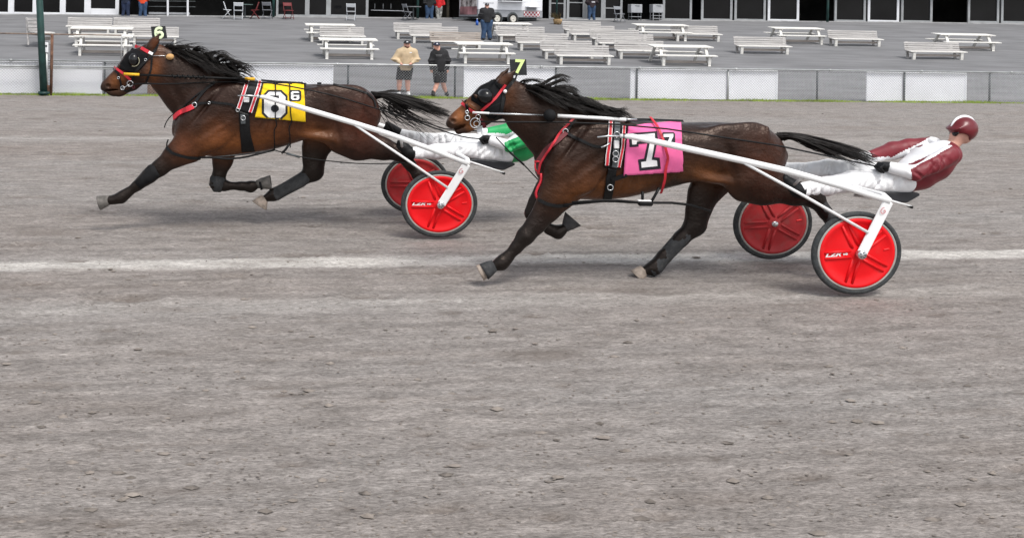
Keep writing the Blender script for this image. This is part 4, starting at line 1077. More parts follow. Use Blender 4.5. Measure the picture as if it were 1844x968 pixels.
# ---- the yellow cloth horse (number 6)
B6 = 11.04
H6 = dict(mid=440,
 torso=[(312, 222, 240, .08), (318, 204, 252, .15), (330, 186, 266, .2), (350, 166, 276, .235), (380, 150, 281, .26), (410, 141, 282, .275), (440, 143, 278, .285), (470, 147, 273, .30), (500, 150, 267, .31), (530, 152, 258, .31), (556, 152, 249, .30), (590, 151, 246, .285), (620, 154, 250, .28), (650, 161, 248, .26), (668, 171, 242, .2), (678, 186, 230, .13), (683, 200, 220, .06)],
 chains={
  'neck': dict(k=.06, n=[(283, 110, 25, 0, .55), (303, 128, 36, 0, .46), (344, 160, 49, 0, .46), (388, 198, 60, 0, .5)]),
  'crest': dict(k=.05, n=[(284, 90, 8, 0, .8), (320, 102, 8, 0, .8), (370, 122, 10, 0, .9), (425, 146, 10, 0, 1.2)]),
  'head': dict(k=.045, n=[(268, 101, 22, 0, .72), (246, 118, 26, 0, .62), (223, 137, 18, 0, .62, 0), (205, 149, 13, 0, .68, .0), (193, 154.5, 10.8, 0, .82, .25)]),
  'jaw': dict(k=.03, n=[(258, 132, 17, 0, .8), (238, 150, 12.5, 0, .7), (219, 163, 8.8, 0, .8, .15), (205, 167, 5.8, 0, .9, .4), (198, 167, 4.4, 0, .9, .5)]),
  'lip': dict(k=.015, n=[(192, 158, 8.5, 0, .9, .35), (187, 158, 6, 0, .9, .6)]),
  'ear': dict(k=.012, n=[(272, 84, 8.5, -.07, .55), (279, 74, 6.6, -.08, .5), (287.5, 61, 1.4, -.08, .7, .6)]),
  'far_ear': dict(k=.012, n=[(269, 82, 6, .07, .6), (275, 74, 5, .08, .6), (281, 64, 1.4, .08, .7, .6)]),
  'near_fore': dict(k=.045, n=[(384, 205, 40, -.13, .5), (354, 246, 34, -.16, .48), (337, 266, 26, -.17, .5), (314, 281, 18.5, -.17, .55, .25), (288, 302, 13.2, -.17, .62, .85), (268, 317, 12.2, -.17, .8, 1), (257, 326, 9.2, -.17, .8, 1), (246, 335, 7.6, -.17, .75, 1), (229, 347.5, 7.2, -.17, .75, 1), (218, 355.5, 9.4, -.17, .85, 1), (205, 359.5, 6.6, -.17, .9, 1), (196, 360.5, 8, -.17, .9, 1)]),
  'off_fore': dict(k=.04, n=[(400, 240, 34, .13, .5), (404, 265, 21, .15, .55, .1), (401, 289, 16.5, .16, .6, .35), (394, 317, 11, .16, .8, 1), (391, 330, 12, .16, .9, 1), (404, 334.5, 8.2, .16, .85, 1), (434, 335, 6.6, .16, .75, 1), (452, 336, 9.2, .16, .85, 1), (462, 333, 6.4, .16, .9, 1)]),
  'near_hind': dict(k=.06, n=[(632, 205, 52, -.12, .42), (628, 240, 38, -.16, .42), (648, 258, 26, -.16, .5, .1), (690, 268, 17, -.16, .58, .4), (722, 276, 12.5, -.16, .75, .95), (738, 296, 8.5, -.16, .8, 1), (753, 316, 8.5, -.16, .8, 1), (764, 328, 9, -.16, .85, 1), (773, 334, 7.5, -.16, .9, 1)]),
  'off_hind': dict(k=.05, n=[(600, 215, 45, .13, .45), (580, 242, 30, .16, .5, .2), (568, 268, 21, .16, .52, .7), (565, 290, 17, .16, .6, .95), (565, 309, 15.5, .16, .7, 1), (541, 325, 9.8, .16, .75, 1), (512, 341, 8.4, .16, .75, 1), (494, 350, 10, .16, .85, 1), (480, 356, 7, .16, .9, 1)]),
 },
 lumps=[(372, 222, 30, 4.5, -.25, .03, -38, .02), (390, 236, 32, 4.5, -.262, .03, -36, .02), (352, 252, 5, 26, -.235, .03, 25, .02), (650, 205, 5, 34, -.255, .03, 14, .03), (628, 262, 22, 5, -.235, .03, 24, .02), (352, 226, 22, 34, -.2, .075, -30, .05), (386, 250, 34, 19, -.225, .065, -28, .02), (338, 232, 16, 24, -.13, .09, 10, .05), (420, 190, 60, 36, -.22, .07, -18, .07), (640, 200, 34, 40, -.2, .07, -10, .05), (622, 252, 20, 16, -.22, .06, 20, .04), (662, 222, 16, 34, -.17, .06, 8, .04), (600, 175, 40, 20, -.2, .06, 8, .06),
        (257, 128, 15, 14, -.085, .03, 0, .03), (195.5, 154.5, 7.5, 7, -.042, .03, 20, .012), (228, 128, 22, 2.2, -.07, .02, 38, .015), (214, 171, 5, 3.5, 0, .035, 0, .015), (232, 118, 16, 4, -.075, .02, 38, .02), (240, 106, 8, 7, -.1, .03, 0, .02), (572, 246, 34, 7, -.2, .08, 8, .07), (330, 280, 16, 6, -.2, .04, -40, .02), (572, 312, 10, 8, .16, .05, 0, .02)],
 cuts=[(194.5, 155.5, 5, 4.4, -.075, .038, 25, .006), (470, 228, 1.6, 26, -.385, .09, 14, .02), (483, 227, 1.6, 26, -.385, .09, 14, .02), (496, 226, 1.6, 26, -.385, .09, 14, .02), (509, 225, 1.6, 26, -.385, .09, 14, .02), (522, 224, 1.6, 26, -.385, .09, 14, .02), (535, 224, 1.6, 26, -.385, .09, 14, .02), (412, 262, 5, 28, -.345, .09, 32, .03), (372, 190, 4, 36, -.33, .09, 38, .03), (604, 226, 5, 34, -.34, .07, -14, .06), (318, 175, 6, 26, -.2, .06, -25, .05), (199, 162.3, 15, 1.5, -.05, .07, -3, .006)],
 coat=(.018, .0085, .0063),
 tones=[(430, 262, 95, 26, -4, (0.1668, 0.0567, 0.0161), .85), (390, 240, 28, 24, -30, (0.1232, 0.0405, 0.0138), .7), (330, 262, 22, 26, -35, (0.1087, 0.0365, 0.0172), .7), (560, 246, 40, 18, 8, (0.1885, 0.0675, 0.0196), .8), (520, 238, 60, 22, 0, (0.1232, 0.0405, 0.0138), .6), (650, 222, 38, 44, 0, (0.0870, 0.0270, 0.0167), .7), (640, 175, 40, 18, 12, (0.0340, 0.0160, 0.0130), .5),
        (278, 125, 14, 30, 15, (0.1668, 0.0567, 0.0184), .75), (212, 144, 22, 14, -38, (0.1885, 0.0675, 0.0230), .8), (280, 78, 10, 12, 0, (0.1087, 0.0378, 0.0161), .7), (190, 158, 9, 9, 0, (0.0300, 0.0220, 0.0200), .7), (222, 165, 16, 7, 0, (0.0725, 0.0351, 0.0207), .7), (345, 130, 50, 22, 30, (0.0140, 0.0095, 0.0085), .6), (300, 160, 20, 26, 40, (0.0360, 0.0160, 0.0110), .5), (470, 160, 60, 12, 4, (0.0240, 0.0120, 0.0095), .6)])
coat6, coat7 = coat_material('bay_coat'), coat_material('dark_bay_coat')
h6 = build_horse(H6, B6, 'bay horse with yellow number six saddle cloth leading on the left', coat6)
R6 = h6.root
hoof('hoof', (196, 360), (178, 365.5), 8.8, 13.2, -.17, B6, hornm, R6)
hoof('hoof', (467, 331), (488, 328), 8.6, 13, .16, B6, hornm, R6)
hoof('hoof', (474.5, 357.5), (467, 369.5), 8.5, 15.5, .16, B6, hornp, R6)
hoof('hoof', (773, 334), (786, 344), 8.5, 12, -.16, B6, hornd, R6)
MB().lathe([(0, -.02), (.012, -.017), (.02, 0), (0, .02)], cast(h6.bvh, 240, 107, B6)[0] + Vector((0, .006, 0)), n=12).build('eye', cup_m, R6, True)
def lock(S, pts, n, root=5.0, mid=2.5, tip=1.6, ragged=.35):
    """one lock of hair: n strands that start apart and draw together at the tip"""
    for _ in range(n):
        g = random.gauss; cut = 1 - ragged * random.random() ** 2; dz = g(0, .018)
        q = [(p[0] + g(0, s_), p[1] + g(0, s_ * .7), p[2] + dz * w_) for p, s_, w_ in zip(pts, (root, mid, mid, tip), (.3, 1, 1, 1))]
        e = tuple(q[2][i] + (q[3][i] - q[2][i]) * cut for i in range(3)); q[3] = e
        S.append(q)
S = []
for c in range(58):                                # mane: locks thrown up and back along the crest
    s = (c + random.random()) / 58; rx, ry = 288 + 137 * s, 84 + 56 * s; dd = lane(rx, ry, B6).y
    L_ = random.uniform(30, 74) * (1 - .3 * s); up = (7 + 24 * min(s * 2.2, 1)) * random.uniform(.1, 1.1); dn = random.uniform(-.16, .04)
    lock(S, [(rx, ry + 1, dd), (rx + L_ * .12, ry - up * .8 - 3, dd + dn * .4), (rx + L_ * .5, ry - up * 1.15 + L_ * .12, dd + dn), (rx + L_, ry - up * random.uniform(.2, .9) + L_ * random.uniform(.2, .45), dd + dn)], random.randint(7, 16), 3.5, 2.2, 2.4, .5)
for c in range(26):                                # locks lying down the near side of the neck
    s = (c + random.random()) / 26; rx, ry = 302 + 118 * s, 92 + 46 * s; dd = lane(rx, ry, B6).y
    L_ = random.uniform(35, 72); sl = random.uniform(.35, .66); w1 = -.09 - .05 * s; ex, ey = min(rx + L_, 446), ry + L_ * sl * (1 - .45 * s)
    lock(S, [(rx, ry, dd - .02), (rx + L_ * .22, ry - 1, dd + w1), (rx + L_ * .6, ry + L_ * .24, dd + w1 * 1.5), (ex, ey, dd + w1 * 1.75 - .03)], 9, 3, 2.5, 2)
for _ in range(60):                                # flyaways
    s = random.random() ** .8; rx, ry = 295 + 128 * s, 86 + 52 * s; dd = lane(rx, ry, B6).y; L_ = random.uniform(30, 60)
    S.append([(rx, ry, dd), (rx + 8, ry - 12, dd), (rx + L_ * .6, ry - random.uniform(10, 28), dd), (rx + L_, ry - random.uniform(-12, 20), dd + random.gauss(0, .05))])
hair('mane', S, hairmat, R6, .0048)
S = []
def tail(S, tx, ty, base, k):
    dd = lane(tx, ty, base).y
    for c in range(74):
        L_ = random.uniform(60, 150) * k; w = random.gauss(0, .04); f_ = random.gauss(0, 8) * (1.25 - L_ / 190 / k) + 2
        lock(S, [(tx, ty, dd), (tx + 24 * k, ty - 7 * k + random.gauss(0, 2), dd + w), (tx + L_ * .62, ty + (10 + f_ * .8) * k, dd + w * 1.5), (tx + L_, ty + (33 * L_ / 140 / k + f_ * 1.1) * k, dd + w * 1.5)], 10, 4, 2.6, 1.8, .4)
tail(S, 671, 173, B6, 1.0)
for _ in range(60):
    rx, ry = random.uniform(676, 720), random.uniform(178, 196); dd = lane(690, 185, B6).y - .03; L_ = random.uniform(30, 110)
    S.append([(rx, ry, dd), (rx + L_ * .2, ry + 14, dd - .02), (rx + L_ * .6, ry + 20 + L_ * .15, dd - .04), (rx + L_, ry + random.uniform(25, 62), dd - .05)])
hair('tail', S, hairmat, R6, .0058, 10)

# ---- the pink cloth horse (number 7)
B7 = 8.65
H7 = dict(mid=1180,
 torso=[(966, 290, 310, .08), (972, 268, 326, .14), (984, 244, 342, .19), (1006, 222, 352, .225), (1040, 207, 357, .25), (1070, 203, 359, .265), (1100, 206, 358, .275), (1130, 213, 354, .285), (1160, 217, 347, .295), (1200, 220, 337, .3), (1240, 221, 326, .3), (1290, 220, 318, .285), (1330, 222, 321, .28), (1370, 231, 322, .255), (1394, 244, 314, .2), (1406, 258, 300, .13), (1413, 272, 286, .06)],
 chains={
  'neck': dict(k=.06, n=[(927, 178, 27, 0, .55), (948, 200, 38, 0, .45), (1000, 236, 52, 0, .45), (1048, 277, 64, 0, .5)]),
  'crest': dict(k=.05, n=[(925, 158, 9, 0, .8), (965, 172, 9, 0, .8), (1025, 192, 11, 0, .9), (1092, 210, 11, 0, 1.2)]),
  'head': dict(k=.045, n=[(907, 165, 24, 0, .72), (881, 180, 27, 0, .62), (854, 198, 20, 0, .62), (831, 213, 15, 0, .68), (817, 220, 13, 0, .8, .25)]),
  'jaw': dict(k=.03, n=[(894, 197, 19, 0, .8), (866, 214, 14, 0, .7), (842, 228, 9.5, 0, .8, .1), (826, 236, 6.5, 0, .9, .4)]),
  'lip': dict(k=.015, n=[(814, 222, 10, 0, .9, .3), (810, 223, 7, 0, .9, .6)]),
  'ear': dict(k=.012, n=[(904, 150, 9.5, -.07, .55), (916, 139, 7.5, -.08, .5), (930, 125, 1.4, -.08, .7, .6)]),
  'far_ear': dict(k=.012, n=[(897, 146, 7, .07, .6), (907, 135, 6, .08, .6), (917, 122, 1.4, .08, .7, .6)]),
  'near_fore': dict(k=.045, n=[(1052, 275, 50, -.12, .45), (1022, 320, 40, -.15, .46), (1004, 349, 29, -.16, .5), (985, 377, 21, -.16, .55, .35), (965, 403, 16, -.16, .6, .85), (946, 425, 14.5, -.16, .8, 1), (930, 445, 9.4, -.16, .75, 1), (913, 464, 8.8, -.16, .75, 1), (903, 473.5, 11, -.16, .85, 1), (890, 479, 8.2, -.16, .9, 1)]),
  'off_fore': dict(k=.04, n=[(1010, 318, 36, .1, .5), (986, 348, 24, .13, .55, .4), (969, 368, 17, .13, .65, .9), (959, 384, 13, .13, .85, 1), (971, 400, 9, .13, .8, 1), (990, 413, 8, .13, .75, 1), (1005, 418, 10.6, .13, .85, 1), (1016, 411, 8.3, .13, .9, 1)]),
  'near_hind': dict(k=.06, n=[(1352, 285, 58, -.12, .42), (1350, 318, 42, -.16, .42), (1378, 334, 29, -.16, .5, .1), (1430, 347, 19, -.16, .58, .4), (1468, 357, 15, -.16, .75, .95), (1486, 382, 10, -.16, .8, 1), (1503, 406, 10, -.16, .8, 1), (1516, 420, 10.8, -.16, .85, 1), (1526, 427, 9, -.16, .9, 1)]),
  'off_hind': dict(k=.05, n=[(1310, 285, 50, .12, .45), (1286, 318, 34, .14, .5, .2), (1266, 350, 25, .14, .52, .7), (1257, 380, 20, .14, .6, .95), (1252, 405, 17.5, .14, .7, 1), (1226, 430, 12.5, .14, .8, 1), (1196, 462, 11.3, .14, .8, 1), (1178, 482, 11.5, .14, .85, 1), (1164, 486, 8.6, .14, .9, 1)]),
 },
 lumps=[(1045, 290, 36, 5, -.24, .03, -38, .02), (1064, 306, 38, 5, -.252, .03, -36, .02), (1020, 326, 6, 30, -.225, .03, 25, .02), (1372, 275, 6, 40, -.255, .03, 14, .03), (1020, 292, 28, 42, -.19, .075, -30, .05), (1056, 323, 40, 23, -.215, .065, -28, .02), (1000, 300, 18, 30, -.13, .09, 10, .05), (1095, 262, 66, 42, -.21, .07, -18, .07), (1362, 270, 36, 48, -.2, .07, -10, .05), (1344, 325, 24, 18, -.22, .06, 20, .04), (1384, 292, 18, 40, -.17, .06, 8, .04), (1320, 246, 46, 22, -.2, .06, 8, .06),
        (893, 192, 17, 16, -.085, .03, 0, .03), (817, 217.5, 9.5, 7.5, -.042, .03, 15, .012), (848, 193, 24, 2.5, -.075, .02, 36, .015), (866, 180, 18, 4.5, -.075, .02, 36, .02), (874, 168, 9, 8, -.1, .03, 0, .02), (1268, 320, 38, 8, -.2, .08, 10, .07), (1260, 408, 11, 9, .14, .05, 0, .02)],
 cuts=[(816, 218, 6.8, 4.6, -.076, .038, 15, .006), (1132, 325, 1.8, 20, -.372, .09, 14, .02), (1148, 324, 1.8, 20, -.372, .09, 14, .02), (1164, 322, 1.8, 20, -.372, .09, 14, .02), (1180, 321, 1.8, 20, -.372, .09, 14, .02), (1196, 319, 1.8, 20, -.372, .09, 14, .02), (1212, 317, 1.8, 20, -.372, .09, 14, .02), (1228, 316, 1.8, 20, -.372, .09, 14, .02), (1085, 336, 5, 32, -.335, .09, 32, .03), (1040, 258, 4, 40, -.32, .09, 38, .03), (965, 245, 6, 28, -.2, .05, -28, .05), (826, 230.5, 15, 3.0, -.05, .07, -22, .006), (1322, 300, 6, 38, -.34, .07, -14, .06)],
 coat=(.0165, .0078, .0056),
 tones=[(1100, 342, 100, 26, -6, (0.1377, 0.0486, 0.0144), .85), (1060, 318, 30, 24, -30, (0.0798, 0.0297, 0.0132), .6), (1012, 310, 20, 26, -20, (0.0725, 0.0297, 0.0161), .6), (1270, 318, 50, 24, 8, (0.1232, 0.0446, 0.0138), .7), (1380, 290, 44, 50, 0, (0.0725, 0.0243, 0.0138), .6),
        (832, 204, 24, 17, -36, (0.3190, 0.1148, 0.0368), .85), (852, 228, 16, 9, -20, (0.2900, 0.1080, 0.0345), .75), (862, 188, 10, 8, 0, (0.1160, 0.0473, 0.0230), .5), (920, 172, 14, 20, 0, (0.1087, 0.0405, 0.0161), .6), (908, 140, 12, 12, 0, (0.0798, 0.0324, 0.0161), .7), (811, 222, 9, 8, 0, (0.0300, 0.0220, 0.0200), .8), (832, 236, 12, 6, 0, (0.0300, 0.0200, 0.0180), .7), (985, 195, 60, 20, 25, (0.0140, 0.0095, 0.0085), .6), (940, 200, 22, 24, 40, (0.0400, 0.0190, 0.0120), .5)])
h7 = build_horse(H7, B7, 'dark bay horse with pink number seven saddle cloth, nearest to the camera', coat7)
R7 = h7.root
hoof('hoof', (881, 482), (864, 491.5), 10.2, 15.3, -.16, B7, hornp, R7)
hoof('hoof', (1020, 408), (1032, 393.5), 9.5, 19, .13, B7, hornd, R7)
hoof('hoof', (1157, 486.5), (1147, 498), 10, 15.5, .14, B7, hornp, R7)
hoof('hoof', (1526, 427), (1542, 439), 10, 14.5, -.16, B7, hornd, R7)
MB().lathe([(0, -.02), (.012, -.017), (.02, 0), (0, .02)], cast(h7.bvh, 874, 169, B7)[0] + Vector((0, .006, 0)), n=12).build('eye', cup_m, R7, True)
S = []
for c in range(54):
    s = (c + random.random()) / 54; rx, ry = 930 + 162 * s, 155 + 50 * s; dd = lane(rx, ry, B7).y
    L_ = random.uniform(40, 92) * (1 - .25 * s); up = random.uniform(0, 20) * (1.2 - .5 * s); dn = random.uniform(-.16, .04)
    lock(S, [(rx, ry + 1, dd), (rx + L_ * .15, ry - up * .7 - 3, dd + dn * .4), (rx + L_ * .55, ry - up + L_ * .12, dd + dn), (rx + L_, ry - up * random.uniform(0, .8) + L_ * random.uniform(.2, .42), dd + dn)], random.randint(7, 15), 4, 2.4, 2.4, .5)
for c in range(26):
    s = (c + random.random()) / 26; rx, ry = 942 + 146 * s, 161 + 45 * s; dd = lane(rx, ry, B7).y
    L_ = random.uniform(40, 82); sl = random.uniform(.32, .62); w1 = -.09 - .05 * s
    lock(S, [(rx, ry, dd - .02), (rx + L_ * .22, ry, dd + w1), (rx + L_ * .6, ry + L_ * .26, dd + w1 * 1.5), (min(rx + L_, 1118), min(ry + L_ * sl * (1 - .4 * s), 208), dd + w1 * 1.75 - .03)], 9, 3.4, 2.6, 2)
locks = [(958, 166, 985, 148, 1006, 126, 1024, 142), (965, 168, 990, 150, 1014, 140, 1022, 147), (975, 172, 1000, 152, 1030, 150, 1041, 166), (985, 176, 1012, 158, 1038, 160, 1040, 178), (970, 170, 1000, 160, 1030, 155, 1037, 172), (1000, 182, 1030, 175, 1060, 172, 1080, 190), (1030, 192, 1060, 184, 1075, 182, 1084, 196), (1075, 205, 1095, 196, 1110, 200, 1128, 196), (1060, 200, 1090, 196, 1110, 204, 1124, 203)]
for lk in locks:
    for _ in range(36):
        dd = lane(lk[0], lk[1], B7).y; j = random.gauss(0, .05)
        g_ = lambda s_: random.gauss(0, s_)
        S.append([(lk[0] + g_(5), lk[1] + g_(2), dd), (lk[2] + g_(2.2), lk[3] + g_(2.2), dd + j), (lk[4] + g_(2), lk[5] + g_(2), dd + j), (lk[6] + g_(4), lk[7] + g_(3), dd + j)])
hair('mane', S, hairmat, R7, .0042)
S = []
tail(S, 1402, 247, B7, 1.2)
hair('tail', S, hairmat, R7, .0058, 10)
# ------------------------------------------------------------------ tack of the yellow cloth horse
def lt(px, py, off, base=B6): return (px, py, lane(px, py, base, off).y)
def striped(pts, hz, parent, w=.04):
    o = strap('stripe', pts, w, hz, whitem, parent, off=.019); strap('stripe_core', pts, w * .62, hz, red_strap, o, off=.024)
def ring(name, px, py, r, hz, m, parent, off=.02, rt=.005, fb=None):
    p, n, ok = cast(hz.bvh, px, py, fb or hz.base - .1, off)
    k = p.y / F; pts = [p + Vector((math.cos(a) * r * k, 0, math.sin(a) * r * k)) for a in [2 * math.pi * i / 20 for i in range(21)]]
    return MB().tube(pts, rt, 6, caps=False).build(name, m, parent, True)
def dome(name, px, py, rx, rz, bulge, hz, m, parent, sink=.02):
    p, n, ok = cast(hz.bvh, px, py, hz.base - .12, 0); k = p.y / F
    pr = [(math.sin(a), -math.cos(a) * bulge) for a in [math.pi * .5 * i / 7 for i in range(8)]] + [(1.03, .02)]
    return MB().lathe(pr, p + Vector((0, sink, 0)), rx * k, rz * k, 24).build(name, m, parent, True)
def plate(parent, poly, d, m, th=.012):
    vs = [P(x, y, d) for x, y in poly]; n = len(vs); vs += [v + Vector((0, th, 0)) for v in vs]
    return MB().add(vs, [tuple(range(n)), tuple(range(2 * n - 1, n - 1, -1))] + [(i, (i + 1) % n, (i + 1) % n + n, i + n) for i in range(n)]).build('number_plate', m, parent)
def put_text(name, body, size, loc, m, parent, sx=1.0, sz=1.0, rot=0.0, extrude=.002, offset=0.0, shear=0.0, rz=0.0):
    me = text_mesh(body, size, extrude, offset, shear)
    M_ = Matrix.Translation(loc) @ Matrix.Rotation(rz, 4, 'Z') @ Matrix.Rotation(rot, 4, 'Y') @ Matrix.Diagonal((sx, 1, sz, 1)) @ Matrix.Rotation(math.radians(90), 4, 'X')
    me.transform(M_)
    return link(name, me, m, parent)
limem = mat('lime_digit', (.72, .88, .34), .6, .06); limep = mat('pale_lime_digit', (.8, .92, .6), .6, .05); platem = mat('plate_black', (.018, .02, .022), .6, .3, 20, dirt=.2, dirtcol=(.12, .12, .12))
ylw = mat('yellow_cloth', (.85, .56, .004), .75, .06, 8, .15, 12); pinkc = mat('pink_cloth', (.8, .14, .35), .75, .06, 8, .15, 12); ink = mat('black_ink', (.012, .013, .018), .7, .1); wink = mat('white_ink', (.78, .78, .78), .7, .04)

br = thing('bridle', 'black bridle with red bands, blinkers and number six head plate', 'bridle', cast(h6.bvh, 245, 120, B6)[0])
patch('blinker_hood', [(238, 86), (227, 100), (216, 117), (217, 124)], [(266, 99), (264, 113), (254, 125), (236, 133)], h6, hood_m, br, 14, 14, .007, .004)
cup = dome('blinker_cup', 240, 108, 9.5, 12, .055, h6, cup_m, br, .025)
_p = cast(h6.bvh, 241, 109, B6, .014)[0]; MB().tube([_p + Vector((math.cos(a) * 9.8 * _p.y / F, 0, math.sin(a) * 9.8 * _p.y / F)) for a in [math.radians(40 - 150 * i / 16) for i in range(17)]], .0045, 5).build('cup_rim', mat('pale_rim', (.3, .28, .2), .5), cup, True)
strap('browband', [(243, 83), (256, 88), (269, 95)], .036, h6, red_strap, br, .012)
strap('browband_end', [(268, 94.5), (275, 98)], .03, h6, whitem, br, .016)
strap('cheekpiece', [(275, 98), (264, 108), (252, 120), (243, 131), (237, 148)], .026, h6, leather, br, .012)
strap('crownpiece', [(284, 80), (278, 92), (272, 100)], .03, h6, leather, br, .01)
strap('throat_band', [(274, 100), (272, 125), (262, 150)], .02, h6, leather, br, .008)
strap('noseband', [(206, 121), (222, 132), (238, 146)], .026, h6, red_strap, br, .01)
strap('nose_strap', [(204, 124), (213, 132), (217, 145), (219, 158)], .02, h6, leather, br, .013)
strap('chin_strap', [(219, 158), (228, 165), (238, 158)], .018, h6, leather, br, .01)
ring('bit_ring', 234.5, 150, 5.2, h6, steel, br, .02, .006); ring('bit_ring', 221, 158, 3.4, h6, steel, br, .02, .005)
ring('buckle', 214, 140, 2, h6, steel, br, .02, .004); ring('buckle', 262, 108, 2.2, h6, steel, br, .02, .004); ring('buckle', 240, 156, 2, h6, darkred, br, .02, .006)
px_tube('bit_bar', [(219, 160), (226, 156), (234, 151)], .006, steel, br, hz=h6, off=.018)
d = lane(286, 60, B6, -.02).y
np_ = plate(br, [(271.5, 48), (297.5, 47.3), (301, 69.5), (274.5, 71.5)], d, platem)
_c = P(286.5, 59.6, d) + Vector((0, -.003, 0)); _pts = [(.6, .72), (.35, .93), (0, 1), (-.38, .85), (-.58, .45), (-.62, -.1), (-.55, -.6), (-.3, -.92), (0, -1), (.32, -.92), (.55, -.62), (.58, -.28), (.42, .02), (.1, .14), (-.25, .06), (-.52, -.2)]
_o = MB().tube([Vector((x * .062, 0, z * .054)) for x, z in _pts], .0165, 8).build('digit', limep, np_, True); _o.data.transform(Matrix.Translation(_c) @ Matrix.Rotation(math.radians(-5), 4, 'Y') @ Matrix.Diagonal((1, .15, 1, 1)))
px_tube('plate_stem', [(287, 70, d + .01), (284, 84, d + .02)], .008, leather, br)
p, n, ok = cast(h6.bvh, 306, 104, B6, .03)
MB().lathe([(math.sin(a), -.036 * math.cos(a)) for a in [math.pi * i / 10 for i in range(11)]], p, .046, .034, 14).build('ear_plug', mat('tan_foam', (.55, .32, .13), .8, .15, 20), br, True)
px_tube('ear_plug_cord', [(275, 101), (292, 101), (300, 102)], .004, steel, br, hz=h6, off=.012)

hp = thing('head_pole', 'black head pole with yellow ends and a spiral wrap beside the yellow cloth horse neck', 'pole', P(*lt(330, 137, -.2)))
px_tube('rod', [lt(222, 133.5, -.135), lt(330, 138, -.2), lt(455, 142.5, -.27)], .012, leather, hp)
px_tube('front_tip', [lt(223, 133.3, -.142), lt(251, 134.6, -.16)], .0155, yellowm, hp)
px_tube('rear_tip', [lt(441, 142, -.265), lt(459, 142.6, -.275)], .017, yellowm, hp)
co = []
for i in range(120):
    t = i / 119; px = 308 + 66 * t; a, b = P(*lt(px, 137.2 + 2.3 * t, -.195 - .03 * t)), t * 7 * 2 * math.pi
    co.append(a + Vector((0, math.cos(b) * .017, math.sin(b) * .017)))
MB().tube(co, .0075, 5).build('spiral_wrap', leather, hp, True)

ha = thing('harness', 'black racing harness with red striped saddle pad on the yellow cloth horse', 'harness', cast(h6.bvh, 445, 175, B6)[0])
patch('saddle_pad', [(446, 142), (437, 168), (427, 198)], [(471, 147), (462, 174), (450, 206)], h6, leather, ha, 10, 16, .011, .008)
striped([(446, 146), (438, 170), (429, 196)], h6, ha); striped([(468, 150), (459, 177), (450.5, 202)], h6, ha)
patch('girth', [(430, 199), (432, 235), (435, 273)], [(449, 205), (451, 240), (459, 272)], h6, leather, ha, 8, 18, .01, .008)
strap('girth_billet', [(437, 205), (438, 222)], .05, h6, darksteel, ha, .02); ring('girth_buckle', 438, 212, 4, h6, steel, ha, .027, .006)
p, n, ok = cast(h6.bvh, 443.5, 180, B6, .03); MB().box(p, (.06, .03, .055)).build('quick_hitch', whitem, ha, bevel=.006)
strap('breast_collar', [(315, 213), (322, 206), (335, 199), (349, 192)], .056, h6, red_strap, ha, .012, th=.012)
strap('neck_strap', [(350, 190), (357, 178), (370, 163), (387, 148)], .034, h6, leather, ha, .01)
strap('neck_cord', [(318, 207), (335, 190), (352, 174), (366, 164)], .014, h6, leather, ha, .01)
strap('trace', [(351, 190), (363, 186), (376, 184), (398, 186), (418, 188), (429, 197)], .026, h6, leather, ha, .012)
ring('collar_ring', 351, 190, 4.2, h6, steel, ha, .022, .006); ring('trace_buckle', 375, 184, 2.2, h6, steel, ha, .02, .005); ring('trace_ring', 428, 198, 3, h6, steel, ha, .025, .005)
px_tube('loose_tab', [lt(316, 203, -.05), lt(306, 210, -.08), lt(298, 222, -.08), lt(296, 230, -.08)], .006, leather, ha)
strap('hanger', [(495, 151), (496, 190), (495, 235), (493, 269)], .012, h6, leather, ha, .034); strap('hanger', [(521, 151), (523, 190), (522, 240), (521, 260)], .012, h6, leather, ha, .034)
strap('back_strap', [(470, 148), (500, 150.5), (545, 153)], .03, h6, leather, ha, .02); strap('crupper', [(600, 153), (636, 160), (660, 168), (673, 180), (676, 193)], .022, h6, leather, ha, .008)
for px, py in ((497, 149), (522, 150), (547, 151), (575, 150)): 
    q = P(*lt(px, py, -.06)); MB().box(q, (.05, .04, .02)).build('strap_keeper', leather, ha, bevel=.004)
hb = thing('hobbles', 'black hobble straps strung under the belly of the yellow cloth horse', 'hobbles', P(*lt(400, 286, -.2)))
strap('leg_loop', [(301, 266), (310, 275), (325, 280), (340, 283), (360, 284)], .03, h6, leather, hb, .012, th=.01)
px_tube('loop_hanger', [lt(303, 251, -.2), lt(300, 259, -.2), lt(300.5, 268, -.2)], .008, leather, hb)
px_tube('link', [lt(358, 283.5, -.26), lt(385, 283.5, -.3), lt(408, 286.5, -.3), lt(440, 283.5, -.3), lt(470, 276, -.3), lt(494, 270, -.27)], .011, leather, hb)
px_tube('chain', [lt(385, 283, -.28), lt(430, 279, -.29), lt(470, 274, -.29), lt(494, 270, -.27)], .008, bootg, hb)
px_tube('side_line', [lt(494, 270, -.27), lt(505, 273.5, -.26), lt(517, 276, -.26), lt(541, 283, -.26), lt(600, 291, -.3), lt(660, 295.5, -.35), lt(730, 293, -.4)], .006, leather, hb)
MB().tube([P(*lt(x, y, -.265)) for x, y in ((516, 276), (528, 279.5), (540, 283))], .012, 6).build('snap_hook', darksteel, hb, True)
px_tube('belly_drop', [lt(521, 259, -.27), lt(514, 270, -.26), lt(507, 276, -.26)], .013, leather, hb)

